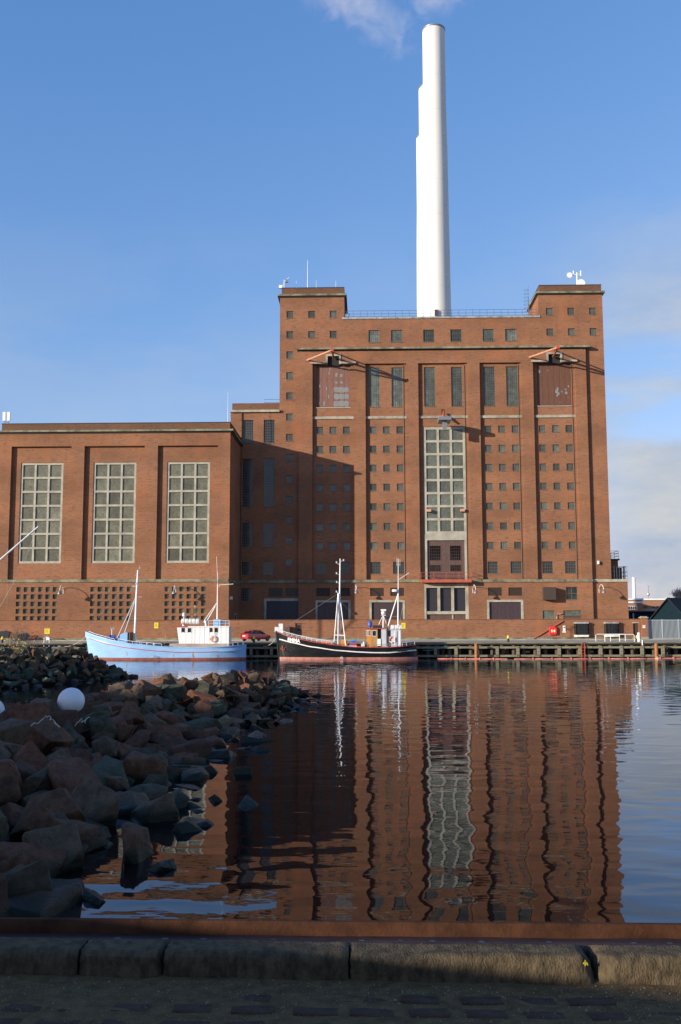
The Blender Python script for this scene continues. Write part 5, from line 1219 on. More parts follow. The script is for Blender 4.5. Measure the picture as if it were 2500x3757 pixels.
# front is three sided: slanted panel
MB().box(wh(893,590).x,wh(1000,590).x,yb0-0.12,yb1+0.12,roofz,roofz+0.12).build('roof_brow',M['redline'],bt)
MB().box(wh(1000,590).x+0.003,wh(1378,590).x,yb0-0.08,yb1+0.08,roofz,roofz+0.1).build('wheelhouse_roof',M['white'],bt)
M['bglass']=mat('boat_window_glass',(0.02,0.022,0.025),0.12)
for (a,b_,c,d) in ((948,972,600,637),(1004,1028,602,637),(1203,1225,600,635),(1247,1270,600,635)):
    q0=wh(a,d,yb0); q1=wh(b_,c,yb0); w=MB().box(q0.x,q1.x,yb0-0.02,yb0+0.01,q0.z,q1.z).build('window',M['bglass'],bt)
    MB().box(q0.x-0.04,q0.x,yb0-0.04,yb0,q0.z-0.04,q1.z+0.04).box(q1.x,q1.x+0.04,yb0-0.04,yb0,q0.z-0.04,q1.z+0.04).box(q0.x,q1.x,yb0-0.04,yb0,q1.z,q1.z+0.04).build('window_frame',M['bay_door'],w)
sm=MB()
for x in (985,1038,1065,1110,1150,1195,1240,1300,1345): q=wh(x,700,yb0).x; sm.box(q-0.012,q+0.012,yb0-0.018,yb0,dz,roofz-0.02)
sm.build('panel_seam',M['lgrey'],bt)
q0=wh(835,752,CY-1.5); q1=wh(1375,736,CY-1.3)
MB().box(q0.x,q1.x,CY-1.3,CY+1.3,sh(0.7)-0.4,wh(1000,740,CY-1.75).z).build('deck_casing',mat('tan_deckhouse',(0.36,0.29,0.24),0.7,var=0.2),bt)
q=wh(1230,697,yb0-0.14); lifebuoy(bt,(q.x,q.y,q.z),0.31)
canister('raft_canister',bt,wh(945,540,CY-0.6).x,wh(1108,540,CY-0.6).x,CY-0.6,wh(1000,540,CY-0.6).z,0.33,5)
q0=wh(1228,580); q1=wh(1292,522); MB().box(q0.x,q1.x,CY-0.8,CY+0.2,q0.z,q1.z).build('blue_locker',M['lightblue'],bt)
q=wh(1162,570); MB().lathe((q.x,CY-0.5,roofz+0.1),[(0.2,0),(0.2,0.35),(0.34,0.38),(0.34,0.62),(0.1,0.66)],16).build('exhaust_cowl',M['zinc'],bt,True)
q=wh(958,490); MB().lathe((q.x,CY-0.3,roofz+0.1),[(0.22,0),(0.10,0.8),(0.08,1.1),(0.22,1.15),(0.2,1.5),(0.05,1.6)],14).build('radar_pedestal',M['lgrey'],bt,True)
canister('raft_canister',bt,wh(1298,548).x,wh(1345,548).x,CY,wh(1320,548).z,0.24,2)
rr=MB(); 
for x in (1190,1235,1290,1340,1375): rr.tube([wh(x,588),wh(x,532)],0.02,5)
rr.tube([wh(1190,532),wh(1375,532)],0.022,5); rr.tube([wh(1190,556),wh(1375,556)],0.015,5); rr.build('roof_rail',M['white'],bt)
ml=MB(); 
for x in (1228,1240): ml.tube([wh(x,745,yb0-0.2),wh(x,590,yb0-0.2)],0.02,5)
for i in range(9): y=600+i*16; ml.tube([wh(1228,y,yb0-0.2),wh(1240,y,yb0-0.2)],0.014,4)
ml.build('wheelhouse_ladder',M['white'],bt)
# aft mast and aerials
MB().tube([wh(1268,520,CY),wh(1271,205,CY)],0.085,8,0.05).build('aft_mast',M['white'],bt,True)
MB().tube([wh(1271,205,CY),wh(1262,-45,CY)],0.022,5).tube([wh(1275,160,CY),wh(1270,90,CY)],0.02,4).build('whip_aerial',M['white'],bt)
MB().tube([wh(1262,375,CY),wh(1150,535,CY-0.6)],0.05,6).tube([wh(1262,385,CY),wh(1168,548,CY+0.5)],0.05,6).build('mast_strut',M['white'],bt)
MB().tube([wh(1283,212,CY),wh(1412,203,CY)],0.035,6).tube([wh(1283,212,CY),wh(1283,232,CY)],0.02,5).build('spar',M['white'],bt)
MB().box(wh(1288,0,CY).x,wh(1294,0,CY).x,CY-0.03,CY+0.03,wh(1290,272,CY).z,wh(1290,235,CY).z).build('red_pennant',M['redline'],bt)
MB().tube([wh(1068,515,CY),wh(1068,400,CY)],0.03,5).build('green_aerial',mat('green_aerial',(0.25,0.4,0.25),0.5),bt); MB().sphere(wh(1068,402,CY),0.07,8,6).build('aerial_ball',M['white'],bt)
# foremast
MB().tube([bxp(524,740,CY),bxp(541,320,CY),bxp(555,78,CY)],0.15,10,0.09).build('foremast',M['white'],bt,True)
MB().tube([bxp(537,322,CY),bxp(368,690,CY-1.0)],0.06,6).tube([bxp(537,330,CY),bxp(436,640,CY+1.0)],0.06,6).tube([bxp(480,523,CY-0.4),bxp(527,525,CY)],0.03,5).build('mast_strut',M['lgrey'],bt)
MB().tube([bxp(556,80,CY),bxp(570,50,CY),bxp(574,35,CY)],0.02,5).cbox(bxp(570,58,CY),0.16,0.1,0.16).build('wind_vane',M['zinc'],bt)
for q_,a_,b_,c_ in ((bxp(540,200,CY),0.26,0.2,0.28),(bxp(520,223,CY),0.5,0.12,0.14),(bxp(562,320,CY),0.7,0.06,0.08)): MB().cbox(q_,a_,b_,c_).build('mast_light',M['zinc'],bt)
MB().cbox(bxp(514,135,CY),0.07,0.05,0.14).cbox(bxp(506,286,CY),0.07,0.05,0.14).build('red_lamp',M['redline'],bt)
MB().tube([bxp(548,100,CY),bxp(98,618,CY)],0.012,4).tube([bxp(548,320,CY),bxp(840,735,CY+1)],0.008,4).build('stay_wire',M['zinc'],bt)
# deck gear
a0=bxp(381,700,CY-0.6); b0=bxp(464,735,CY-0.6); c0=bxp(455,638,CY-0.6)
poly=[(a0.x,b0.z),(a0.x+0.03,a0.z+0.1)]+[(a0.x+(b0.x-a0.x)*(1-math.cos(R(90*i/8))),a0.z+0.1+(c0.z-a0.z-0.1)*math.sin(R(90*i/8))) for i in range(1,9)]+[(b0.x,b0.z)]
MB().prism(poly,CY-0.9,CY+0.9).build('companion_hood',M['lightblue'],bt)
q0=bxp(466,735,CY-0.4); q1=bxp(503,636,CY-0.4); MB().box(q0.x,q1.x-0.15,CY-0.8,CY+0.8,q0.z-0.3,q1.z).build('hatch_box',M['bay_door'],bt)
wn=MB(); q=bxp(322,660,CY-0.5); wn.tube([bxp(320,672,CY-.5),bxp(323,600,CY-.5)],0.05,6).tube([bxp(307,602,CY-.5),bxp(342,602,CY-.5)],0.05,6).cbox(bxp(309,602,CY-.5),0.08,0.15,0.3).cbox(bxp(340,602,CY-.5),0.08,0.15,0.3)
wn.build('crane_post',M['zinc'],bt); 
q=bxp(325,680,CY-0.5); MB().lathe((q.x-0.35,CY-0.5,q.z),[(0.3,0),(0.3,0.12),(0.2,0.14),(0.2,0.5),(0.3,0.52),(0.3,0.66)],12,'X').build('anchor_winch',M['blue_tarp'],bt,True)
rg=random.Random(9); dg=MB()
for i in range(16):
    x=560+i*17; q=bxp(x,738,CY-1.0+rg.uniform(0,1.5)); dg.cbox((q.x,q.y,sh(0.4)-0.25+rg.uniform(0,0.25)),rg.uniform(.15,.5),rg.uniform(.2,.5),rg.uniform(.15,.4))
dg.build('deck_gear',M['vent'],bt); 
for i,x in enumerate((590,640,700)): q=bxp(x,722,CY-0.9); MB().lathe((q.x,q.y,sh(0.4)-0.1),[(0.14,0),(0.16,0.3),(0.1,0.35)],10).build('bucket',M['zinc'],bt,True)
rail_line(bt,S,sh,CY,0.03,0.205,0.22,6,M['white'],mids=0); rail_line(bt,S,sh,CY,0.23,0.50,0.32,6,M['white'],mids=0); rail_line(bt,S,sh,CY,0.90,0.985,0.35,3,M['white'],mids=0)
MB().tube([bxp(792,745,CY),bxp(806,652,CY)],0.03,5).build('boat_hook',M['wood'],bt)
q=bxp(708,859,CY-2.2); MB().torus((q.x,CY-2.17,q.z),0.13,0.02,18,5,'Y').tube([(q.x-0.2,CY-2.17,q.z),(q.x+0.2,CY-2.17,q.z)],0.018,5).build('load_mark',M['ink'],bt)

# ---- black cutter EMMA
kt=thing('fishing_boat',(X(1270,2400,CY),CY,0),'black wooden fishing cutter with white stripe, red rail cap and orange timber wheelhouse','fishing boat')
kp=lambda x,y,Y=CY: at(980+x*0.3699,2050+y*0.37,Y)
xb=kp(95,735).x; xs=kp(1478,870).x; Lb=xs-xb
U=lambda x:(kp(x,860).x-xb)/Lb
zz=lambda x,y:kp(x,y,CY-1.8).z
sheer=[(0,zz(95,726)),(U(200),zz(200,765)),(U(330),zz(330,798)),(U(500),zz(500,832)),(U(660),zz(660,856)),(U(880),zz(880,878)),(U(1150),zz(1150,882)),(U(1320),zz(1320,874)),(1,zz(1470,858))]
line=[(U(118),zz(118,806)),(U(250),zz(250,838)),(U(450),zz(450,880)),(U(700),zz(700,915)),(U(920),zz(920,931)),(U(1060),zz(1060,937)),(U(1200),zz(1200,937)),(U(1474),zz(1474,915))]
S,sh=hull(kt,CY,xb,xs,sheer,1.95,M['black_hull'],0.42,0.42,0.35,[(line,0.12,M['whiteline'],'white_stripe')],mat('red_rail_cap',(0.36,0.05,0.03),0.5,var=0.3,vscale=3),boot_mat=M['boot2'])
# stem post
MB().tube([(xb-0.04,CY,sh(0)+0.12),(xb+0.22,CY,0.9),(xb+0.40,CY,-0.4)],0.10,8).build('stem',M['black_hull'],kt)
# name on the bow
nm=text_mesh('EMMA',0.58,M['whiteline'],ext=0.01,bold=0.022)
cx=kp(271,812).x; uc=(cx-xb)/Lb; zc=kp(271,811,CY-1.3).z
xa,wa=S(uc-0.03,zc); xc_,wc=S(uc+0.03,zc); ang=math.atan2(-(wc-wa),xc_-xa); x0_,w0_=S(uc,zc); xt,wt=S(uc,zc+0.25); xl_,wl_=S(uc,zc-0.25)
tilt=math.atan2(wt-wl_,0.5)
o=bpy.data.objects.new('name_lettering',nm); COL.objects.link(o)
o.matrix_world=Matrix.Translation((x0_,CY-w0_-0.06,zc))@Matrix.Rotation(ang,4,'Z')@Matrix.Rotation(R(90)+tilt,4,'X')@Matrix.Rotation(R(-7),4,'Z')
o.location,rot_,_=o.matrix_world.decompose(); o.rotation_euler=rot_.to_euler(); adopt(o,kt)
# anchor
q=kp(155,890,CY-1.0); ua=(q.x-xb)/Lb; xa,wa=S(ua,q.z)
MB().torus((q.x,CY-wa-0.12,q.z-0.02),0.2,0.05,14,6,'Y',R(150),R(390)).tube([(q.x-0.05,CY-wa-0.12,q.z+0.3),(q.x+0.02,CY-wa-0.12,q.z-0.2)],0.05,6).build('anchor',M['red_steel'],kt)
q=kp(742,984,CY-1.9); MB().torus((q.x,CY-1.93,q.z),0.12,0.018,18,5,'Y').tube([(q.x-0.2,CY-1.93,q.z),(q.x+0.2,CY-1.93,q.z)],0.018,5).build('load_mark',M['whiteline'],kt)
# foremast with legs
MB().tube([kp(719,860),kp(722,330),kp(727,0)],0.13,10,0.06).build('foremast',M['white'],kt,True)
MB().tube([kp(712,345,CY-0.1),kp(706,855,CY-0.2)],0.09,8).build('derrick_boom',M['lgrey'],kt,True)
MB().tube([kp(706,340,CY),kp(664,855,CY-1.1)],0.055,6).tube([kp(731,430,CY),kp(782,862,CY-1.1)],0.055,6).tube([kp(664,758,CY-0.9),kp(778,762,CY-0.9)],0.075,6).build('mast_leg',M['white'],kt)
mm=MB()
for (x,y,x2,y2) in ((722,62,690,40),(735,25,760,18),(722,160,690,148),(722,245,692,235),(705,345,690,330)):
    c=kp(x2,y2); MB().tube([kp(x,y),kp(x2,y2)],0.03,5).cbox((c.x,c.y,c.z+0.05),0.14,0.14,0.22).build('mast_light',M['lgrey'],kt)
MB().tube([kp(700,350),kp(98,735)],0.012,4).tube([kp(735,430),kp(1000,700)],0.006,4).build('stay_wire',M['zinc'],kt)
MB().tube([kp(760,685,CY+0.2),kp(985,685,CY-0.2)],0.045,6).build('boom_spar',M['bay_door'],kt)
# aft mast
MB().tube([kp(1300,870),kp(1303,320)],0.095,10,0.07).tube([kp(1303,320),kp(1303,0)],0.05,8,0.03).build('aft_mast',M['white'],kt,True)
MB().tube([kp(1290,70),kp(1290,-10)],0.015,4).tube([kp(1320,75),kp(1320,0)],0.015,4).tube([kp(1290,60),kp(1320,60)],0.015,4).tube([kp(1312,205),kp(1408,142)],0.03,5).build('whip_aerial',M['white'],kt)
q=kp(1272,318); MB().lathe((q.x,CY-0.2,q.z-0.1),[(0.1,-0.08),(0.38,0),(0.38,0.22),(0.05,0.26)],16).build('radar_drum',M['white'],kt,True)
MB().tube([kp(1300,355),kp(1198,680)],0.065,8).build('mast_strut',M['white'],kt)
MB().tube([kp(1345,485),kp(1315,650)],0.01,4).tube([kp(1190,575),kp(1300,573)],0.02,4).build('stay_wire',M['zinc'],kt)
# wheelhouse
ky=CY-1.1; k1=CY+1.1
def kw(x,y,Y=ky): return kp(x,y,Y)
dz=sh(0.75)-0.5; rz_=kw(1050,697).z
def wallbox(x0,x1,m,name,y0=ky,y1=k1,ztop=rz_): return MB().box(kw(x0,0).x,kw(x1,0).x,y0,y1,dz,ztop).build(name,m,kt)
wallbox(986,1036,M['wood'],'wheelhouse_front'); wallbox(1036.2,1094,M['wood2'],'wheelhouse_door',ky+0.02); wallbox(1094.2,1130,M['void'],'doorway',ky+0.25); wallbox(1130.2,1322,M['lgrey'],'deckhouse',ky-0.02,k1,kw(1200,705).z)
MB().box(kw(978,0).x,kw(1150,0).x,ky-0.15,k1+0.15,rz_,rz_+0.1).build('wheelhouse_roof',M['rubber_red'],kt)
MB().box(kw(1130,0).x+0.003,kw(1326,0).x,ky-0.1,k1+0.1,kw(1200,705).z+0.002,kw(1200,705).z+0.08).build('deckhouse_roof',M['lgrey'],kt)
for (a,b_,c,d,e) in ((1008,1021,712,762,0),(988,996,712,762,0),(1046,1083,715,766,0.02)):
    q0=kw(a,d); q1=kw(b_,c); w=MB().box(q0.x,q1.x,ky-0.015+e,ky+0.03+e,q0.z,q1.z).build('window',M['bglass'],kt)
    f=MB().box(q0.x-0.04,q0.x,ky-0.03+e,ky+e,q0.z-0.04,q1.z+0.04).box(q1.x,q1.x+0.04,ky-0.03+e,ky+e,q0.z-0.04,q1.z+0.04).box(q0.x,q1.x,ky-0.03+e,ky+e,q1.z,q1.z+0.04).box(q0.x,q1.x,ky-0.03+e,ky+e,q0.z-0.04,q0.z); f.build('window_frame',M['white'],w)
q0=kw(1203,768); q1=kw(1224,716); MB().box(q0.x,q1.x,ky-0.04,ky-0.021,q0.z,q1.z).build('window',M['bay_door'],kt)
q0=kw(1096,866); q1=kw(1130,795); MB().box(q0.x,q1.x,ky-0.1,ky+0.2,q0.z,q1.z).build('white_locker',M['white'],kt)
MB().tube([kw(1192,868,ky-0.2),kw(1190,600,ky-0.2),kw(1196,582,ky-0.2),kw(1222,577,ky-0.2)],0.1,8).build('exhaust_pipe',M['dark_steel'],kt,True)
q=kw(1241,803,ky-0.1); lifebuoy(kt,(q.x,q.y,q.z),0.32)
MB().cbox(kw(1238,828,ky-0.12),0.14,0.14,0.14).build('buoy_light',M['white'],kt)
canister('raft_canister',kt,kw(1228,683).x,kw(1342,683).x,CY-1.0,kw(1285,683,CY-1.0).z,0.31,3)
ff=MB().tube([kw(1270,870,ky-0.2),kw(1270,715,ky-0.2)],0.04,6).tube([kw(1317,870,ky-0.2),kw(1317,712,ky-0.2)],0.04,6).tube([kw(1318,700,ky-0.2),kw(1300,640,ky-0.2)],0.03,5); ff.build('raft_cradle',M['white'],kt)
# radar tripod
MB().tube([kw(1153,690,CY),kw(1155,560,CY)],0.07,8).tube([kw(1104,665,CY),kw(1145,575,CY)],0.035,6).tube([kw(1190,665,CY),kw(1162,575,CY)],0.035,6).build('radar_tripod',M['white'],kt)
q=kw(1156,535,CY); MB().lathe((q.x,CY,q.z-0.12),[(0.18,-0.1),(0.26,0.0),(0.26,0.2),(0.15,0.3)],14).cbox((q.x,CY,q.z+0.3),0.62,0.16,0.18).cbox((q.x,CY,q.z-0.3),0.5,0.3,0.08).build('radar_scanner',M['white'],kt,True)
q0=kw(1050,690); q1=kw(1143,662); MB().box(q0.x,q1.x,CY-0.9,CY-0.7,q0.z,q1.z).build('solar_panel',M['dark_steel'],kt)
q=kw(1022,668,CY-0.4); MB().lathe((q.x,CY-0.4,q.z-0.15),[(0.12,-0.05),(0.14,0.1),(0.26,0.2),(0.27,0.5),(0.17,0.68),(0.03,0.72)],12).build('covered_light',M['blue_tarp'],kt,True)
# deck gear
q0=kp(735,862,CY-0.6); q1=kp(797,812,CY-0.6); MB().box(q0.x,q1.x,CY-0.9,CY,q0.z-0.2,q1.z).build('orange_crate',M['wood'],kt)
q0=kp(800,870,CY-1); q1=kp(888,808,CY-1)
MB().loft([[(q0.x,CY-1.2,q0.z),(q0.x,CY-0.2,q0.z),(q0.x,CY-0.7,q0.z+0.12)],[(q0.x+(q1.x-q0.x)*.5,CY-1.35,q0.z),(q0.x+(q1.x-q0.x)*.5,CY-0.1,q0.z),(q0.x+(q1.x-q0.x)*.45,CY-0.7,q1.z-0.08)],[(q1.x,CY-1.35,q0.z+0.1),(q1.x,CY-0.1,q0.z+0.1),(q1.x,CY-0.7,q1.z)]]).build('dinghy_cover',M['blue_tarp'],kt)
MB().box(kp(826,0,CY-1).x,kp(885,0,CY-1).x,CY-1.42,CY-1.25,kp(850,862,CY-1).z,kp(850,835,CY-1).z).build('red_crate',M['rubber_red'],kt)
MB().box(kp(800,0,CY-1).x,kp(888,0,CY-1).x,CY-1.5,CY-1.42,kp(850,872,CY-1).z,kp(850,862,CY-1).z).build('dinghy_gunwale',M['lgrey'],kt)
for x in (563,578,595,612,628): q=kp(x,830,CY-1.4); MB().sphere((q.x,CY-1.35,q.z),0.13,10,7,1.2,1,1).build('orange_float',M['orange'],kt,True)
q=kp(952,852,CY-1.3); MB().box(q.x-0.2,q.x+0.2,CY-1.4,CY-1.1,q.z-0.2,q.z+0.1).box(q.x,q.x+0.14,CY-1.35,CY-1.15,q.z+0.1,q.z+0.35).build('white_fitting',M['white'],kt)
MB().tube([kp(904,868,CY-.6),kp(908,762,CY-.6)],0.02,5).build('boat_hook',M['wood'],kt)
rail_line(kt,S,sh,CY,0.045,0.40,0.36,10,M['white'],mids=1); rail_line(kt,S,sh,CY,0.62,0.86,0.36,7,M['zinc'],mids=1); rail_line(kt,S,sh,CY,0.87,0.99,0.42,4,M['white'],mids=1)
rail_line(kt,S,sh,CY,0.045,0.40,0.36,10,M['white'],side=1,mids=1)

# ---- foremast and boom of a boat lying outside the frame at the left
dm=thing('cargo_derrick',(X(-60,2300,112),112,0),'white boom with thin guy ropes slanting in from the left picture edge','derrick')
bx_=X(-60,2300,112)
MB().tube([at(141,1932,112),(bx_,112,Z(-60,2100,112))],0.10,8,0.13).build('boom',M['lgrey'],dm,True)
MB().tube([(bx_,112,0.3),(bx_,112,Z(-60,1850,112))],0.16,10,0.1).build('mast',M['white'],dm,True)
MB().tube([at(110,2010,112),at(55,2130,112),at(-20,2260,112)],0.018,4).tube([at(124,1966,112),at(104,2020,112)],0.012,4).tube([at(30,2000,112),at(25,2240,112)],0.008,4).build('guy_rope',M['rope_w'],dm)
hb_=MB(); rings=[]
for x,w,z in ((bx_+1.8,0.1,1.3),(bx_+0.5,1.0,1.1),(bx_-4,1.6,1.0),(bx_-9,1.3,1.1)): rings.append([(x,112-w*0.7,-0.4),(x,112-w,z),(x,112+w,z),(x,112+w*0.7,-0.4)])
hb_.loft(rings).build('hull',M['blue_hull'],dm,True)

# ================================================================== far right background
bb=thing('background_building',(60,260,QZ),'low brick office block with white roof bands beyond the blue shed','building')
M['brick_far']=brick_mat('brick_far',(0.42,0.19,0.10),(0.35,0.15,0.085),(0.2,0.09,0.06),(0.3,0.2,0.14))
FYB=250.0
xa=X(2230,2230,FYB); xm=X(2358,2230,FYB); xr=X(2700,2230,FYB+10)
zt_=Z(2330,2202,FYB); MB().box(xa,xm,FYB,FYB+30,QZ-.3,zt_).build('wall',M['brick_far'],bb)
MB().box(xm+0.01,xr,FYB+10,FYB+34,QZ-.3,Z(2400,2202,FYB+10)).build('wall',M['brick_far'],bb)
for z,y0 in ((zt_,FYB),(Z(2330,2213,FYB),FYB)):
    MB().box(xa,xm+0.3,y0-0.3,y0-0.01,z-0.0,z+0.42).build('white_band',M['white'],bb)
MB().box(xm+0.31,xr,FYB+9.7,FYB+9.99,Z(2400,2202,FYB+10),Z(2400,2202,FYB+10)+0.42).build('white_band',M['white'],bb)
for a,b_ in ((2305,2313),(2314.5,2321),(2322.5,2329),(2330.5,2337)):
    q0=X(a,2230,FYB); q1=X(b_,2230,FYB); MB().box(q0,q1,FYB-0.08,FYB-0.01,Z(2320,2235,FYB),Z(2320,2225,FYB)).build('window',M['glass_dark'],bb)
wf=MB().box(X(2303,2230,FYB),X(2339,2230,FYB),FYB-0.06,FYB-0.004,Z(2320,2236.5,FYB),Z(2320,2223.5,FYB)).build('window_frame',M['white'],bb)
for a,b_ in ((2363,2376),(2393,2405),(2408,2420)):
    q0=X(a,2230,FYB+10); q1=X(b_,2230,FYB+10); MB().box(q0,q1,FYB+9.9,FYB+9.99,Z(2400,2234,FYB+10),Z(2400,2224,FYB+10)).build('window',M['glass_dark'],bb)
MB().box(X(2361,2236,FYB+4),X(2425,2236,FYB+4),FYB+4,FYB+4.4,Z(2390,2241,FYB+4),Z(2390,2233,FYB+4)).build('parapet',M['concrete'],bb)
for (px,w,y) in ((2455,8,2192),): q=at(px,y,FYB+12); MB().box(q.x-0.6,q.x+0.6,FYB+11.5,FYB+12.7,Z(2400,2204,FYB+12),q.z).build('vent_stack',M['white'],bb)
MB().tube([(X(2380.5,2200,FYB+11),FYB+11,Z(2380,2203,FYB+11)),(X(2380.5,2150,FYB+11),FYB+11,Z(2380,2148,FYB+11))],0.1,5).box(X(2376,2150,FYB+11),X(2389,2150,FYB+11),FYB+10.95,FYB+11.05,Z(2380,2150,FYB+11),Z(2380,2149,FYB+11)).sphere(at(2380,2181,FYB+11),0.4,10,8).build('roof_antenna',M['zinc'],bb)
cs=thing('far_flue',(X(2328,2200,300),300,QZ),'slim white flue standing far behind the low brick block','chimney')
MB().lathe((X(2327.5,2160,300),300,QZ),[(0.55,0),(0.45,Z(2327,2120,300)-QZ),(0.4,Z(2327,2118,300)-QZ)],18).build('shaft',M['white'],cs,True)
MB().lathe((X(2327.5,2120,300),300,Z(2327,2127,300)),[(0.5,0),(0.5,0.25)],18).build('collar',M['white'],cs,True)
sd=thing('blue_shed',(X(2360,2260,175),175,QZ),'long low dark blue shed behind the wall','shed')
M['navy']=mat('navy_cladding',(0.008,0.018,0.040),0.7,spec=0.1,var=0.2); M['barn']=mat('barn_cladding',(0.006,0.020,0.028),0.8,spec=0.08,var=0.2); M['barnroof']=mat('dark_corrugated_roof',(0.02,0.023,0.028),0.8,spec=0.15,var=0.2)
s0=AR+0.6; s1=X(2560,2260,172)
MB().box(s0,s1,172,184,QZ-.3,Z(2330,2247,172)).build('wall',M['navy'],sd); MB().box(s0-0.1,s1,171.6,184.4,Z(2330,2247,172),Z(2330,2243,172)).build('roof',M['barnroof'],sd)
MB().box(X(2322,2255,172),X(2327,2255,172),171.9,171.99,QZ,Z(2325,2250,172)).build('pale_panel',M['lgrey'],sd)
gb=thing('dark_barn',(X(2470,2300,150),150,QZ),'dark gabled shed with a steep roof behind the steel gate','shed')
ap=at(2452,2197,150); e_g=Vector((0.82,-0.57,0)); f_g=Vector((0.57,0.82,0)); gw_=2.6; gh_=ap.z-Z(2391,2270,151.5)
def gpt(a,l,z): p=Vector((ap.x,150,0))+e_g*a+f_g*l; return (p.x,p.y,z)
MB().loft([[gpt(-gw_,l,QZ-.3),gpt(gw_,l,QZ-.3),gpt(gw_,l,ap.z-gh_),gpt(0,l,ap.z),gpt(-gw_,l,ap.z-gh_)] for l in (0,16)]).build('wall',M['barn'],gb)
for s_ in (-1,1):
    MB().loft([[gpt(0,l,ap.z+0.02),gpt(s_*gw_*1.08,l,ap.z-gh_*1.08+0.02),gpt(s_*gw_*1.08,l,ap.z-gh_*1.08+0.2),gpt(0,l,ap.z+0.2)] for l in (-0.4,16.4)]).build('roof',M['barnroof'],gb)
dzz=3.0
q=at(2496,2185,156); MB().box(q.x-0.3,q.x+0.5,155.6,156.6,ap.z-dzz*.6,q.z).build('stack',M['barnroof'],gb)
# autumn tree behind the barn, mostly bare
def twig_tree(name, base, h, spread, seed, label, leafm, barkm, nleaf=1400, leaf=0.16, lean=0):
    rg=random.Random(seed); t=thing(name,base,label,'tree'); tb_=MB(); tips=[]
    def grow(p,d,l,r,dep):
        q=p+d*l; tb_.tube([p,(p+q)/2+Vector((rg.uniform(-1,1),rg.uniform(-1,1),0))*l*0.05,q],r,5,r*0.6)
        if dep==0: tips.append((p,q)); return
        for _ in range(3 if dep>1 else 4):
            nd=(d+Vector((rg.uniform(-1,1),rg.uniform(-1,1),rg.uniform(-.3,.8)))*spread).normalized(); grow(q,nd,l*rg.uniform(.62,.8),r*0.58,dep-1)
    grow(Vector(base),Vector((lean,0,1)).normalized(),h*0.3,h*0.022,4)
    tb_.build('trunk',barkm,t)
    lb=MB()
    for _ in range(nleaf):
        a,b=rg.choice(tips); c=a.lerp(b,rg.uniform(0.2,1.2))+Vector((rg.gauss(0,.25),rg.gauss(0,.25),rg.gauss(0,.25))); u=Vector((rg.gauss(0,1),rg.gauss(0,1),rg.gauss(0,1))).normalized(); v=u.orthogonal().normalized(); s=leaf*rg.uniform(.6,1.3)
        lb.v+=[tuple(c-u*s),tuple(c+v*s*.6),tuple(c+u*s),tuple(c-v*s*.6)]; n=len(lb.v); lb.f.append((n-4,n-3,n-2,n-1))
    lb.build('crown',leafm,t); return t
M['bark']=mat('grey_bark',(0.16,0.13,0.11),0.9); M['autumn']=mat('pinkish_autumn_leaf',(0.55,0.38,0.31),0.8,var=0.3,vscale=3)
tp=at(2500,2260,190); twig_tree('autumn_tree',(tp.x,190,QZ),Z(2500,2150,190)-QZ+0.5,0.75,11,'sparse pinkish autumn tree rising behind the dark barn at the right edge',M['autumn'],M['bark'],2600,0.14)

# ================================================================== breakwaters
rockgen=random.Random(21)
def rock_mesh(i, fine):
    bm=bmesh.new(); rg=random.Random(100+i)
    n=11 if not fine else 13
    for _ in range(n):
        v=Vector((rg.gauss(0,1),rg.gauss(0,1),rg.gauss(0,1))).normalized(); mx_=max(abs(v.x),abs(v.y),abs(v.z)); v=v.lerp(v/mx_*0.86,0.62)
        v=Vector((v.x*1.02,v.y*rg.uniform(.68,.88),v.z*rg.uniform(.58,.84))); bm.verts.new(v*0.52*rg.uniform(.9,1.06))
    r=bmesh.ops.convex_hull(bm,input=bm.verts); 
    for g in r['geom_interior']: 
        if isinstance(g,bmesh.types.BMVert) and g.is_valid: bm.verts.remove(g)
    if fine:
        bmesh.ops.dissolve_limit(bm,angle_limit=R(14),verts=bm.verts,edges=bm.edges)
        bmesh.ops.bevel(bm,geom=list(bm.edges),offset=0.02,segments=2,affect='EDGES',profile=0.5)
        bmesh.ops.triangulate(bm,faces=bm.faces)
        bmesh.ops.subdivide_edges(bm,edges=bm.edges,cuts=3,use_grid_fill=True)
        bmesh.ops.triangulate(bm,faces=bm.faces)
        for v in bm.verts:
            c=v.co; f=mnoise.fractal(c*3.1+Vector((i*7,0,0)),0.9,2.1,5)*0.030+mnoise.ridged_multi_fractal(c*4.5+Vector((0,i*3,0)),0.9,2.1,3,1.0,2.0)*0.010
            v.co=c+c.normalized()*f
    bmesh.ops.recalc_face_normals(bm,faces=bm.faces)
    me=bpy.data.meshes.new('rock'); bm.to_mesh(me); bm.free(); me.materials.append(M['rock'])
    if fine:
        me.polygons.foreach_set('use_smooth',[True]*len(me.polygons)); me.set_sharp_from_angle(angle=R(40))
    return me
fine_rocks=[rock_mesh(i,True) for i in range(14)]
coarse_rocks=[rock_mesh(40+i,False) for i in range(16)]
far_rocks=[]
for m_ in coarse_rocks:
    c_=m_.copy(); c_.materials.clear(); c_.materials.append(M['rock_far']); far_rocks.append(c_)
def seg_dist(p, line):
    best=(1e9,0,0)
    for i in range(len(line)-1):
        a=Vector(line[i][:2]); b=Vector(line[i+1][:2]); ab=b-a; t=max(0,min(1,(p-a).dot(ab)/ab.length_squared)); q=a+ab*t; d=(p-q).length
        if d<best[0]: best=(d,line[i][2]*(1-t)+line[i+1][2]*t,line[i][3]*(1-t)+line[i+1][3]*t)
    return best
def mound_h(p, line):
    d,cz,hw=seg_dist(p,line); k=d/hw
    flat=0.12
    if k<flat: return cz
    return cz-(cz+0.35)*((k-flat)/(1-flat))
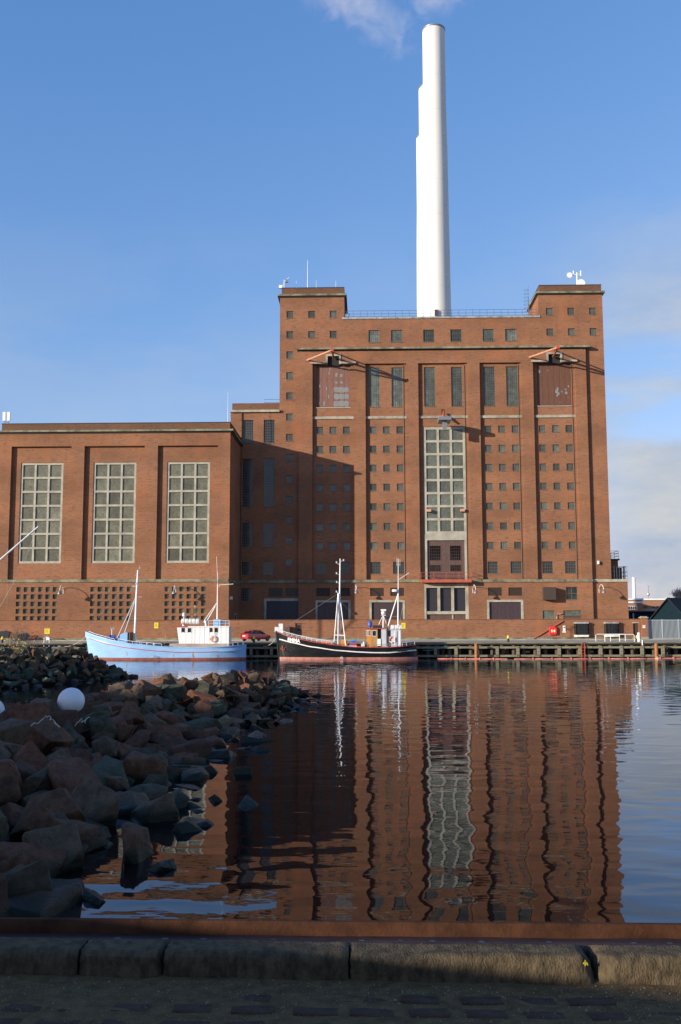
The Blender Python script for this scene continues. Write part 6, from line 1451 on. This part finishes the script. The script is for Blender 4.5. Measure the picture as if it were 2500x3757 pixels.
def breakwater(name, line, bounds, step, smin, smax, fine_near, nparts=300, extra=()):
    bwt=tag(bpy.data.objects.new(name,None),kind='structure'); COL.objects.link(bwt); bwt.location=(line[0][0],line[0][1],0)
    core=MB(); x0,x1,y0,y1=bounds; nx=int((x1-x0)/1.2); ny=int((y1-y0)/1.2)
    for i in range(nx+1):
        for j in range(ny+1):
            x=x0+(x1-x0)*i/nx; y=y0+(y1-y0)*j/ny; core.v.append((x,y,max(-1.2,mound_h(Vector((x,y)),line)-0.75)))
    for i in range(nx):
        for j in range(ny): p=i*(ny+1)+j; core.f.append((p,p+ny+1,p+ny+2,p+1))
    core.build('core',M['gap_shade'],bwt)
    rocks=list(extra); y=y0
    while y<y1:
        x=x0
        while x<x1:
            px=x+rockgen.uniform(-.4,.4)*step; py=y+rockgen.uniform(-.4,.4)*step
            h=mound_h(Vector((px,py)),line)
            if h>-0.33:
                s=(smin+(smax-smin)*rockgen.random()**1.7)*(1.22-0.42*min(1,max(0,(py-10)/42)))
                if fine_near and 22<py<33 and px/py<-0.345: h-=0.35
                if fine_near and 24<py<33.5 and abs(px/py+0.296)<0.022: h-=0.30
                rocks.append((px,py,h-0.26*s+rockgen.uniform(-.24,.26)*s,s))
            x+=step
        y+=step*0.9
    def shown(r):
        dd=math.hypot(r[0],r[1]); 
        u=math.degrees(math.atan2(r[0],r[1]))+1.4
        back = mound_h(Vector((r[0]*0.93,r[1]*0.93)),line) > r[2]+0.5
        return r[3]/dd*(0.25 if (abs(u)>19.5 or back) else 1)
    rocks.sort(key=shown,reverse=True)
    sb=MB()
    for k,(x,y,z,s) in enumerate(rocks):
        d=math.hypot(x,y); fine=d<fine_near
        rot=Euler((rockgen.uniform(-.8,.8),rockgen.uniform(-.8,.8),rockgen.uniform(0,6.28)))
        if rockgen.random()<0.15 and s<1.0: rot.x+=1.3
        if z<0.45: rot.x*=0.35; rot.y*=0.35
        sc3=(s*rockgen.uniform(.9,1.3),s*rockgen.uniform(.85,1.15),s*rockgen.uniform(.85,1.25))
        me=rockgen.choice(fine_rocks if fine else far_rocks)
        if k<nparts: inst('rock',me,(x,y,z),bwt,rot,sc3)
        else:
            me=rockgen.choice(fine_rocks if d<30 else coarse_rocks)
            mt=Matrix.Translation((x,y,z))@rot.to_matrix().to_4x4()@Matrix.Diagonal((*sc3,1)); n0=len(sb.v)
            sb.v+=[tuple(mt@v.co) for v in me.vertices]; sb.f+=[tuple(n0+q for q in p.vertices) for p in me.polygons]
    if sb.v:
        me=bpy.data.meshes.new('rocks'); me.from_pydata(sb.v,[],sb.f); me.materials.append(M['rock'] if fine_near else M['rock_far']); o=bpy.data.objects.new('rock_fill',me); COL.objects.link(o); adopt(o,bwt); o['kind']='stuff'
    return bwt, len(rocks)
ex=[]
for px,py,w in ((680,3050,135),(465,3150,250),(590,3195,130),(345,3310,135),(790,2940,80),(905,2845,90),(960,2760,80),(1150,2590,50),(1175,2577,38),(60,3330,300),(90,3220,320),(270,3120,230),(640,2960,170),(560,3010,190)):
    q=gz(px,py,0.12); s=w/FPX*q.y*1.02; ex.append((q.x,q.y,0.08 if w<200 else 0.2,s))
near_line=[(-10.5,4,1.7,6.3),(-10.3,15,1.7,7.3),(-10.2,28,1.45,7.5),(-9.8,36,1.35,7.2),(-8.6,46,1.5,6.6),(-6.6,56,1.45,5.4)]
nb,c1=breakwater('near_breakwater',near_line,(-18,-0.5,6.5,62),0.90,0.80,1.50,60,300,ex)
far_line=[(-40,44,2.1,8.5),(-31,60,2.15,8.0),(-26,70,2.3,7.0),(-22.8,77,2.3,5.8)]
fb,c2=breakwater('far_breakwater',far_line,(-46,-14,38,86),0.85,0.75,1.45,0,300)
print('rocks',c1,c2)
# round white floats lying on the near rocks
M['globe']=mat('white_float',(0.72,0.74,0.75),0.35,var=0.05)
for (px,py,r_,lab) in ((261,2573,48.5,'round white float resting among the near rocks'),(-33,2612,49,'round white float cut off by the left picture edge')):
    Y=33.0; q=at(px,py,Y); t=thing('round_float',q,lab,'float'); rad=r_/FPX*Y
    MB().sphere(q,rad,40,24).build('shell',M['globe'],t,True)
    MB().lathe((q.x,q.y-0.0,q.z-rad*1.06),[(0.09,-0.08),(0.12,0),(0.12,0.06)],12).build('neck',M['grey_steel'],t)
def ground_rope(pts, label):
    b=MB(); P=[]
    for i in range(len(pts)-1):
        a=gz(pts[i][0],pts[i][1],pts[i][2]); c=gz(pts[i+1][0],pts[i+1][1],pts[i+1][2])
        for k in range(6): P.append(a.lerp(c,k/6)+Vector((0.03*math.sin(k*1.0+i),0.05*math.cos(k*1.1+i),0.04*math.sin(k*0.9+i*2))))
    b.tube(P,0.009,5).build('cast_rope',M['rope_w'],label=label,category='rope')
ground_rope([(110,2665,2.0),(150,2645,2.05),(170,2625,2.15),(185,2640,2.1),(205,2655,2.0),(222,2668,2.0)],'tangle of pale rope on the rocks left of the white float')
ground_rope([(272,2665,2.0),(295,2640,2.15),(310,2648,2.05),(330,2635,2.1)],'short pale rope on the rocks right below the white float')
# bare shrub with a few yellow leaves on the far breakwater
M['yleaf']=mat('yellow_leaf',(0.55,0.45,0.05),0.7); M['twig']=mat('brown_twig',(0.14,0.09,0.07),0.9)
def shrub(px,py,h,label,seed,n=16,yel=120):
    rg=random.Random(seed); q=gz(px,py,1.7); t=thing('bare_shrub',q,label,'shrub'); b=MB(); tips=[]
    for _ in range(n):
        d=Vector((rg.gauss(0,.38),rg.gauss(0,.3),1)).normalized(); p=q+Vector((rg.gauss(0,.35),rg.gauss(0,.3),-0.2)); l=h*rg.uniform(.5,1); e=p+d*l
        b.tube([p,p.lerp(e,.5)+Vector((rg.gauss(0,.06),0,0)),e],0.016,4,0.006)
        for _ in range(4):
            s=p.lerp(e,rg.uniform(.3,.9)); f=s+(d+Vector((rg.gauss(0,.8),rg.gauss(0,.6),.2))).normalized()*l*0.3; b.tube([s,f],0.008,3)
            tips.append(s)
    b.build('stems',M['twig'],t)
    lb=MB()
    for _ in range(yel):
        c=rg.choice(tips)+Vector((rg.gauss(0,.3),rg.gauss(0,.3),-abs(rg.gauss(0,.5)))); c.z=max(c.z,q.z-0.1); u=Vector((rg.gauss(0,1),rg.gauss(0,1),rg.gauss(0,1))).normalized()*0.06; v=u.orthogonal()*0.7
        lb.v+=[tuple(c-u),tuple(c+v),tuple(c+u),tuple(c-v)]; k=len(lb.v); lb.f.append((k-4,k-3,k-2,k-1))
    lb.build('leaves',M['yleaf'],t)
shrub(40,2412,2.6,'tall bare shrub with few yellow leaves on the far breakwater left',3,22,90)
shrub(95,2408,2.2,'bare twiggy shrub with yellow leaves nearer the lit rocks',8,20,140)

# ================================================================== near quay: steel capping, kerb stones, setts
GZ=2.44
def slab_h(x,y): return 0.010*mnoise.noise(Vector((x*2.9+7,y*5,1)))*0.6+0.010*mnoise.noise(Vector((x*1.3,y*1.3,0)))+0.004*mnoise.noise(Vector((x*9,y*9,3)))
M['grit']=mat('gritty_sand_joint',(0.175,0.115,0.055),0.95,spec=0.1,col2=(0.10,0.066,0.033),vscale=14,bump=0.012,bscale=160,detail=10)
M['kerb']=mat('weathered_granite',(0.118,0.088,0.050),0.9,spec=0.2,col2=(0.048,0.036,0.021),vscale=14,bump=0.012,bscale=60,detail=10,stretch=(1.6,1,0.9))
M['sett']=mat('dark_sett',(0.088,0.055,0.038),0.8,spec=0.15,var=0.35,vscale=9,bump=0.012,bscale=50)
npv=MB(); nx,ny=220,70
for i in range(nx+1):
    for j in range(ny+1):
        x=-4+9*i/nx; y=3.4+2.1*j/ny; npv.v.append((x,y,GZ+slab_h(x,y)))
for i in range(nx):
    for j in range(ny): p=i*(ny+1)+j; npv.f.append((p,p+ny+1,p+ny+2,p+1))
npv=npv.build('near_pavement',M['grit'],None,True,kind='structure')
MB().box(-45,200,-200,PX0-0.55,-3,GZ-0.06).build('near_quay',M['grit'],kind='structure')
MB().box(-45,200,PX0-0.55,PX0-0.12,-3,GZ-0.08).build('quay_wall',M['kerb'],kind='structure')
MB().box(-500,-45.02,-200,46,-3,GZ-0.08).build('near_shore',M['grit'],kind='structure')
# steel capping: upstanding far flange and low web
cg=thing('quay_capping',(0,5.5,2.5),'rusty steel capping rail along the near quay edge','capping rail')
y_at=lambda x:(0.006*x)
M['rustcap']=mat('brown_rusty_flange',(0.075,0.030,0.014),0.85,spec=0.15,col2=(0.036,0.015,0.007),vscale=7,bump=0.004,bscale=60,detail=9)
M['purple']=mat('purple_rust_web',(0.050,0.026,0.024),0.6,spec=0.25,col2=(0.028,0.015,0.013),vscale=5,bump=0.012,bscale=18,stretch=(0.6,1,1),detail=9)
def strip(prof, m, name, x0=-6, x1=7, n=260, amp=0.004, thick=True):
    rings=[]
    for i in range(n+1):
        x=x0+(x1-x0)*i/n; dy=-0.012*x
        rings.append([(x,y+dy+amp*mnoise.noise(Vector((x*3,k*5,1))),z+amp*mnoise.noise(Vector((x*2.3,k*7,9)))) for k,(y,z) in enumerate(prof)])
    return MB().loft(rings).build(name,m,cg,True)
strip([(5.60,2.30),(5.60,2.525),(5.605,2.565),(5.62,2.588),(5.645,2.590),(5.66,2.575),(5.66,2.30)],M['rustcap'],'flange',amp=0.0035)
strip([(5.40,2.40),(5.40,2.505),(5.415,2.528),(5.45,2.538),(5.50,2.530),(5.56,2.522),(5.60,2.52),(5.60,2.40)],M['purple'],'web',amp=0.006)
bo=MB().lathe((0,0,0),[(0.03,-0.01),(0.028,0.006),(0.018,0.012),(0.002,0.013)],10).mesh('bolt_head',mat('worn_bolt',(0.10,0.10,0.11),0.4,metal=0.5,var=0.4,vscale=20),True)
for px,py in ((428,3445),(603,3445),(745,3447),(885,3448),(1002,3449),(1330,3453),(1470,3453),(1590,3455),(1770,3455),(2010,3443),(2330,3460),(2465,3464)):
    q=gz(px,py,2.536); inst('bolt_head',bo,(q.x,5.485-0.012*q.x,2.530),cg,scale=(0.7,0.7,0.4))
# kerb stones
kb=tag(bpy.data.objects.new('kerb',None),kind='structure'); COL.objects.link(kb); kb.location=(0,5.2,GZ)
KT=2.562
joints=[-700,78-300,282,595,1283,2180,3100]
def kerb_stone(xa,xb,seed,chipR=False,chipL=False):
    nx=max(20,int((xb-xa)/0.012)); prof=[]
    # profile points: (y offset, z) going from back bottom over the top to front foot
    P=[(0.20,-0.10),(0.20,0.0)]+[(0.20-0.2*(i/8),0.0) for i in range(1,9)]
    pts=[(5.40,2.38),(5.40,2.53),(5.375,KT-0.004)]+[(5.36-0.16*i/10,KT) for i in range(11)]+[(5.185,KT-0.008),(5.172,KT-0.025)]+[(5.168-0.012*i/14,KT-0.03-0.20*i/14) for i in range(1,15)]
    b=MB(); rings=[]
    for i in range(nx+1):
        u=i/nx; x=xa+(xb-xa)*u; ring=[]
        endf=max(0,1-min(i,nx-i)/2.0)*0.02
        for k,(y,z) in enumerate(pts):
            n1=mnoise.fractal(Vector((x*2.2+seed*9,y*6,z*6)),1,2,4)*0.011; n2=mnoise.fractal(Vector((x*22,y*30+seed,z*16)),1,2.2,4)*0.0035
            dy,dz=0,0
            if z<KT-0.012: dy=n1+n2*0.9
            else: dz=n1*0.6+n2*0.6
            if chipR and u>0.93: c=(u-0.93)/0.07; cz=max(0,(z-(KT-0.14))/0.14); dy+=0.10*c*c*cz; dz-=0.06*c*c*cz
            if chipL and u<0.07: c=1-u/0.07; cz=max(0,(z-(KT-0.16))/0.16); dy+=0.08*c*c*cz; dz-=0.03*c*c*cz
            inner=endf if k>2 else 0
            ring.append((x+0.003*math.sin(k*1.7+seed)*(1 if i in (0,nx) else 0),y-0.022*x+dy+inner*0.8,z+dz-inner*0.3))
        rings.append(ring)
    return b.loft(rings).build('kerb_stone',M['kerb'],kb,True)
Yk=5.17
for i in range(len(joints)-1):
    xa=gz(joints[i],3540,2.5).x+0.006; xb=gz(joints[i+1],3540,2.5).x-0.006
    kerb_stone(xa,xb,i,chipR=(joints[i+1] in (2180,595)),chipL=(joints[i] in (2180,)))
# yellow lichen spot on the chipped corner
q=gz(2143,3532,2.52); lc=MB()
rg=random.Random(2)
for _ in range(40):
    a=rg.uniform(0,6.28); d=abs(rg.gauss(0,.008)); lc.sphere((q.x+d*math.cos(a),5.182-0.022*q.x-0.004,q.z+0.01+d*math.sin(a)),0.0028,5,4)
lc.build('lichen',mat('yellow_lichen',(0.36,0.30,0.02),0.9),kb)['kind']='stuff'
# setts sunk in the grit
sm_=[]
for v in range(6):
    b=bmesh.new(); bmesh.ops.create_cube(b,size=1); bmesh.ops.scale(b,vec=(0.235,0.125,0.07),verts=b.verts)
    bmesh.ops.bevel(b,geom=list(b.edges),offset=0.022,segments=3,affect='EDGES'); bmesh.ops.triangulate(b,faces=b.faces); bmesh.ops.subdivide_edges(b,edges=b.edges,cuts=1,use_grid_fill=True)
    for w in b.verts: w.co+=w.co.normalized()*mnoise.fractal(w.co*16+Vector((v*5,0,0)),1,2,3)*0.007
    me=bpy.data.meshes.new('sett'); b.to_mesh(me); b.free(); me.materials.append(M['sett']); me.polygons.foreach_set('use_smooth',[True]*len(me.polygons)); sm_.append(me)
rg=random.Random(4)
rowsY=[(3664,0.0075,0.75),(3716,-0.001,0.95),(3775,-0.001,1.0),(3860,0,1.0)]
for r_,(py,dz,pr) in enumerate(rowsY):
    y0_=gz(1250,py,GZ).y; x=-1.95+rg.uniform(0,.1)
    while x<2.0:
        if rg.random()<pr and not (r_==0 and x<-0.95 and rg.random()<0.6):
            s=rg.uniform(.85,1.15); inst('sett',rg.choice(sm_),(x,y0_-0.02*x+rg.uniform(-.008,.008),GZ-0.0315-(0.0 if r_ else 0.004)+rg.uniform(-.005,.004)),npv,(rg.uniform(-.03,.03),rg.uniform(-.03,.03),rg.uniform(-.05,.05)),(s,1,1))
        x+=0.262*rg.uniform(.97,1.12)
# loose grit, pebbles, a few leaves
peb=MB()
for _ in range(5200):
    x=rg.uniform(-2.0,2.2); y=rg.uniform(4.4,5.13)-0.022*x
    if rg.random()<0.12: y=rg.uniform(5.36,5.43)-0.02*x
    s=0.0022*math.exp(rg.gauss(0,.5)); z=(GZ+slab_h(x,y)+s*0.4) if y<5.3 else 2.535
    n=len(peb.v); peb.v+=[(x+s,y,z),(x-s*.5,y+s*.9,z),(x-s*.5,y-s*.9,z),(x,y,z+s*1.1)]; peb.f+=[(n,n+1,n+3),(n+1,n+2,n+3),(n+2,n,n+3)]
peb.build('loose_grit',mat('pale_grit',(0.30,0.24,0.15),0.9,var=0.6,vscale=300),kind='stuff')
M['leaf']=mat('brown_leaf',(0.16,0.06,0.025),0.7)
for (px,py,s),wl_ in zip(((1040,3622,0.03),(1225,3646,0.02),(1345,3640,0.02),(1418,3638,0.016)),('largest and leftmost of the four','second from the left, left of the kerb joint','just right of the kerb joint','smallest and rightmost of the four')):
    q=gz(px,py,GZ+0.02); lf=MB(); lf.v+=[(q.x-s,q.y,q.z),(q.x,q.y+s*.6,q.z+.008),(q.x+s,q.y,q.z+0.004),(q.x,q.y-s*.6,q.z+.01)]; lf.f+=[(0,1,3),(1,2,3)]
    lf.build('fallen_leaf',M['leaf'],label='brown fallen leaf before the kerb, '+wl_,category='leaf',group='fallen leaves before the kerb')

# ================================================================== unseen blocks added behind the camera to throw shade over the foreground
uh=Vector((-math.cos(R(SUN_AZ)),math.sin(R(SUN_AZ)),0)); vh=Vector((math.sin(R(SUN_AZ)),math.cos(R(SUN_AZ)),0))
def uv(u,v,z): p=uh*u+vh*v; return (p.x,p.y,z)
def shade_block(name,u0,u1,v0,v1,zt,label,m):
    t=thing(name,uv((u0+u1)/2,(v0+v1)/2,GZ),label,'shade_building')
    MB().loft([[uv(u0,v0,0),uv(u1,v0,0),uv(u1,v1,0),uv(u0,v1,0)],[uv(u0,v0,zt),uv(u1,v0,zt),uv(u1,v1,zt),uv(u0,v1,zt)]]).build('wall',m,t)
    MB().loft([[uv(u0-.3,v0-.3,zt),uv(u1+.3,v0-.3,zt),uv(u1+.3,v1+.3,zt),uv(u0-.3,v1+.3,zt)],[uv(u0-.3,v0-.3,zt+.3),uv(u1+.3,v0-.3,zt+.3),uv(u1+.3,v1+.3,zt+.3),uv(u0-.3,v1+.3,zt+.3)]]).build('roof',M['roof'],t)
    return t
SH=dict(u0=6.0,u1=93.0,v=-62.0,z=17.6)
tanel=math.tan(R(SUN_EL))
shade_block('shade_building',SH['u0'],SH['u1'],SH['v']-14,SH['v'],SH['z'],'long unseen brick block added behind the viewer to shade the near rocks',M['brick'])  # unseen building, added and sized for its shadow on the breakwaters
# unseen wall added so its sloping top draws the slanted shadow on the kerb
A0=gz(1330,3490,KT); 
# the shadow plane holds the sun direction and the line on the kerb face
e_=Vector((gz(2200,3648,GZ).x-A0.x,0,GZ-KT)).normalized(); light=-sdir
def back(p,d): return Vector(p)+sdir*d/math.hypot(sdir.x,sdir.y)
D=9.0
p0=back((A0.x,5.17-0.022*A0.x,KT),D); pe=p0+e_*14; ps=p0-e_*14
kt_ = thing('kerb_shade_wall', (ps.x, ps.y, 0), 'unseen sloping timber wall added behind the viewer to shade the kerb', 'shade_wall')
wdir = Vector((sdir.x, sdir.y, 0)).normalized()*3.0
def col(p): return [(p.x,p.y,GZ-0.1),(p.x,p.y,p.z),(p.x+wdir.x,p.y+wdir.y,p.z-0.1),(p.x+wdir.x,p.y+wdir.y,GZ-0.1)]
MB().loft([col(pe),col(ps)]).build('wall', M['timber'], kt_)
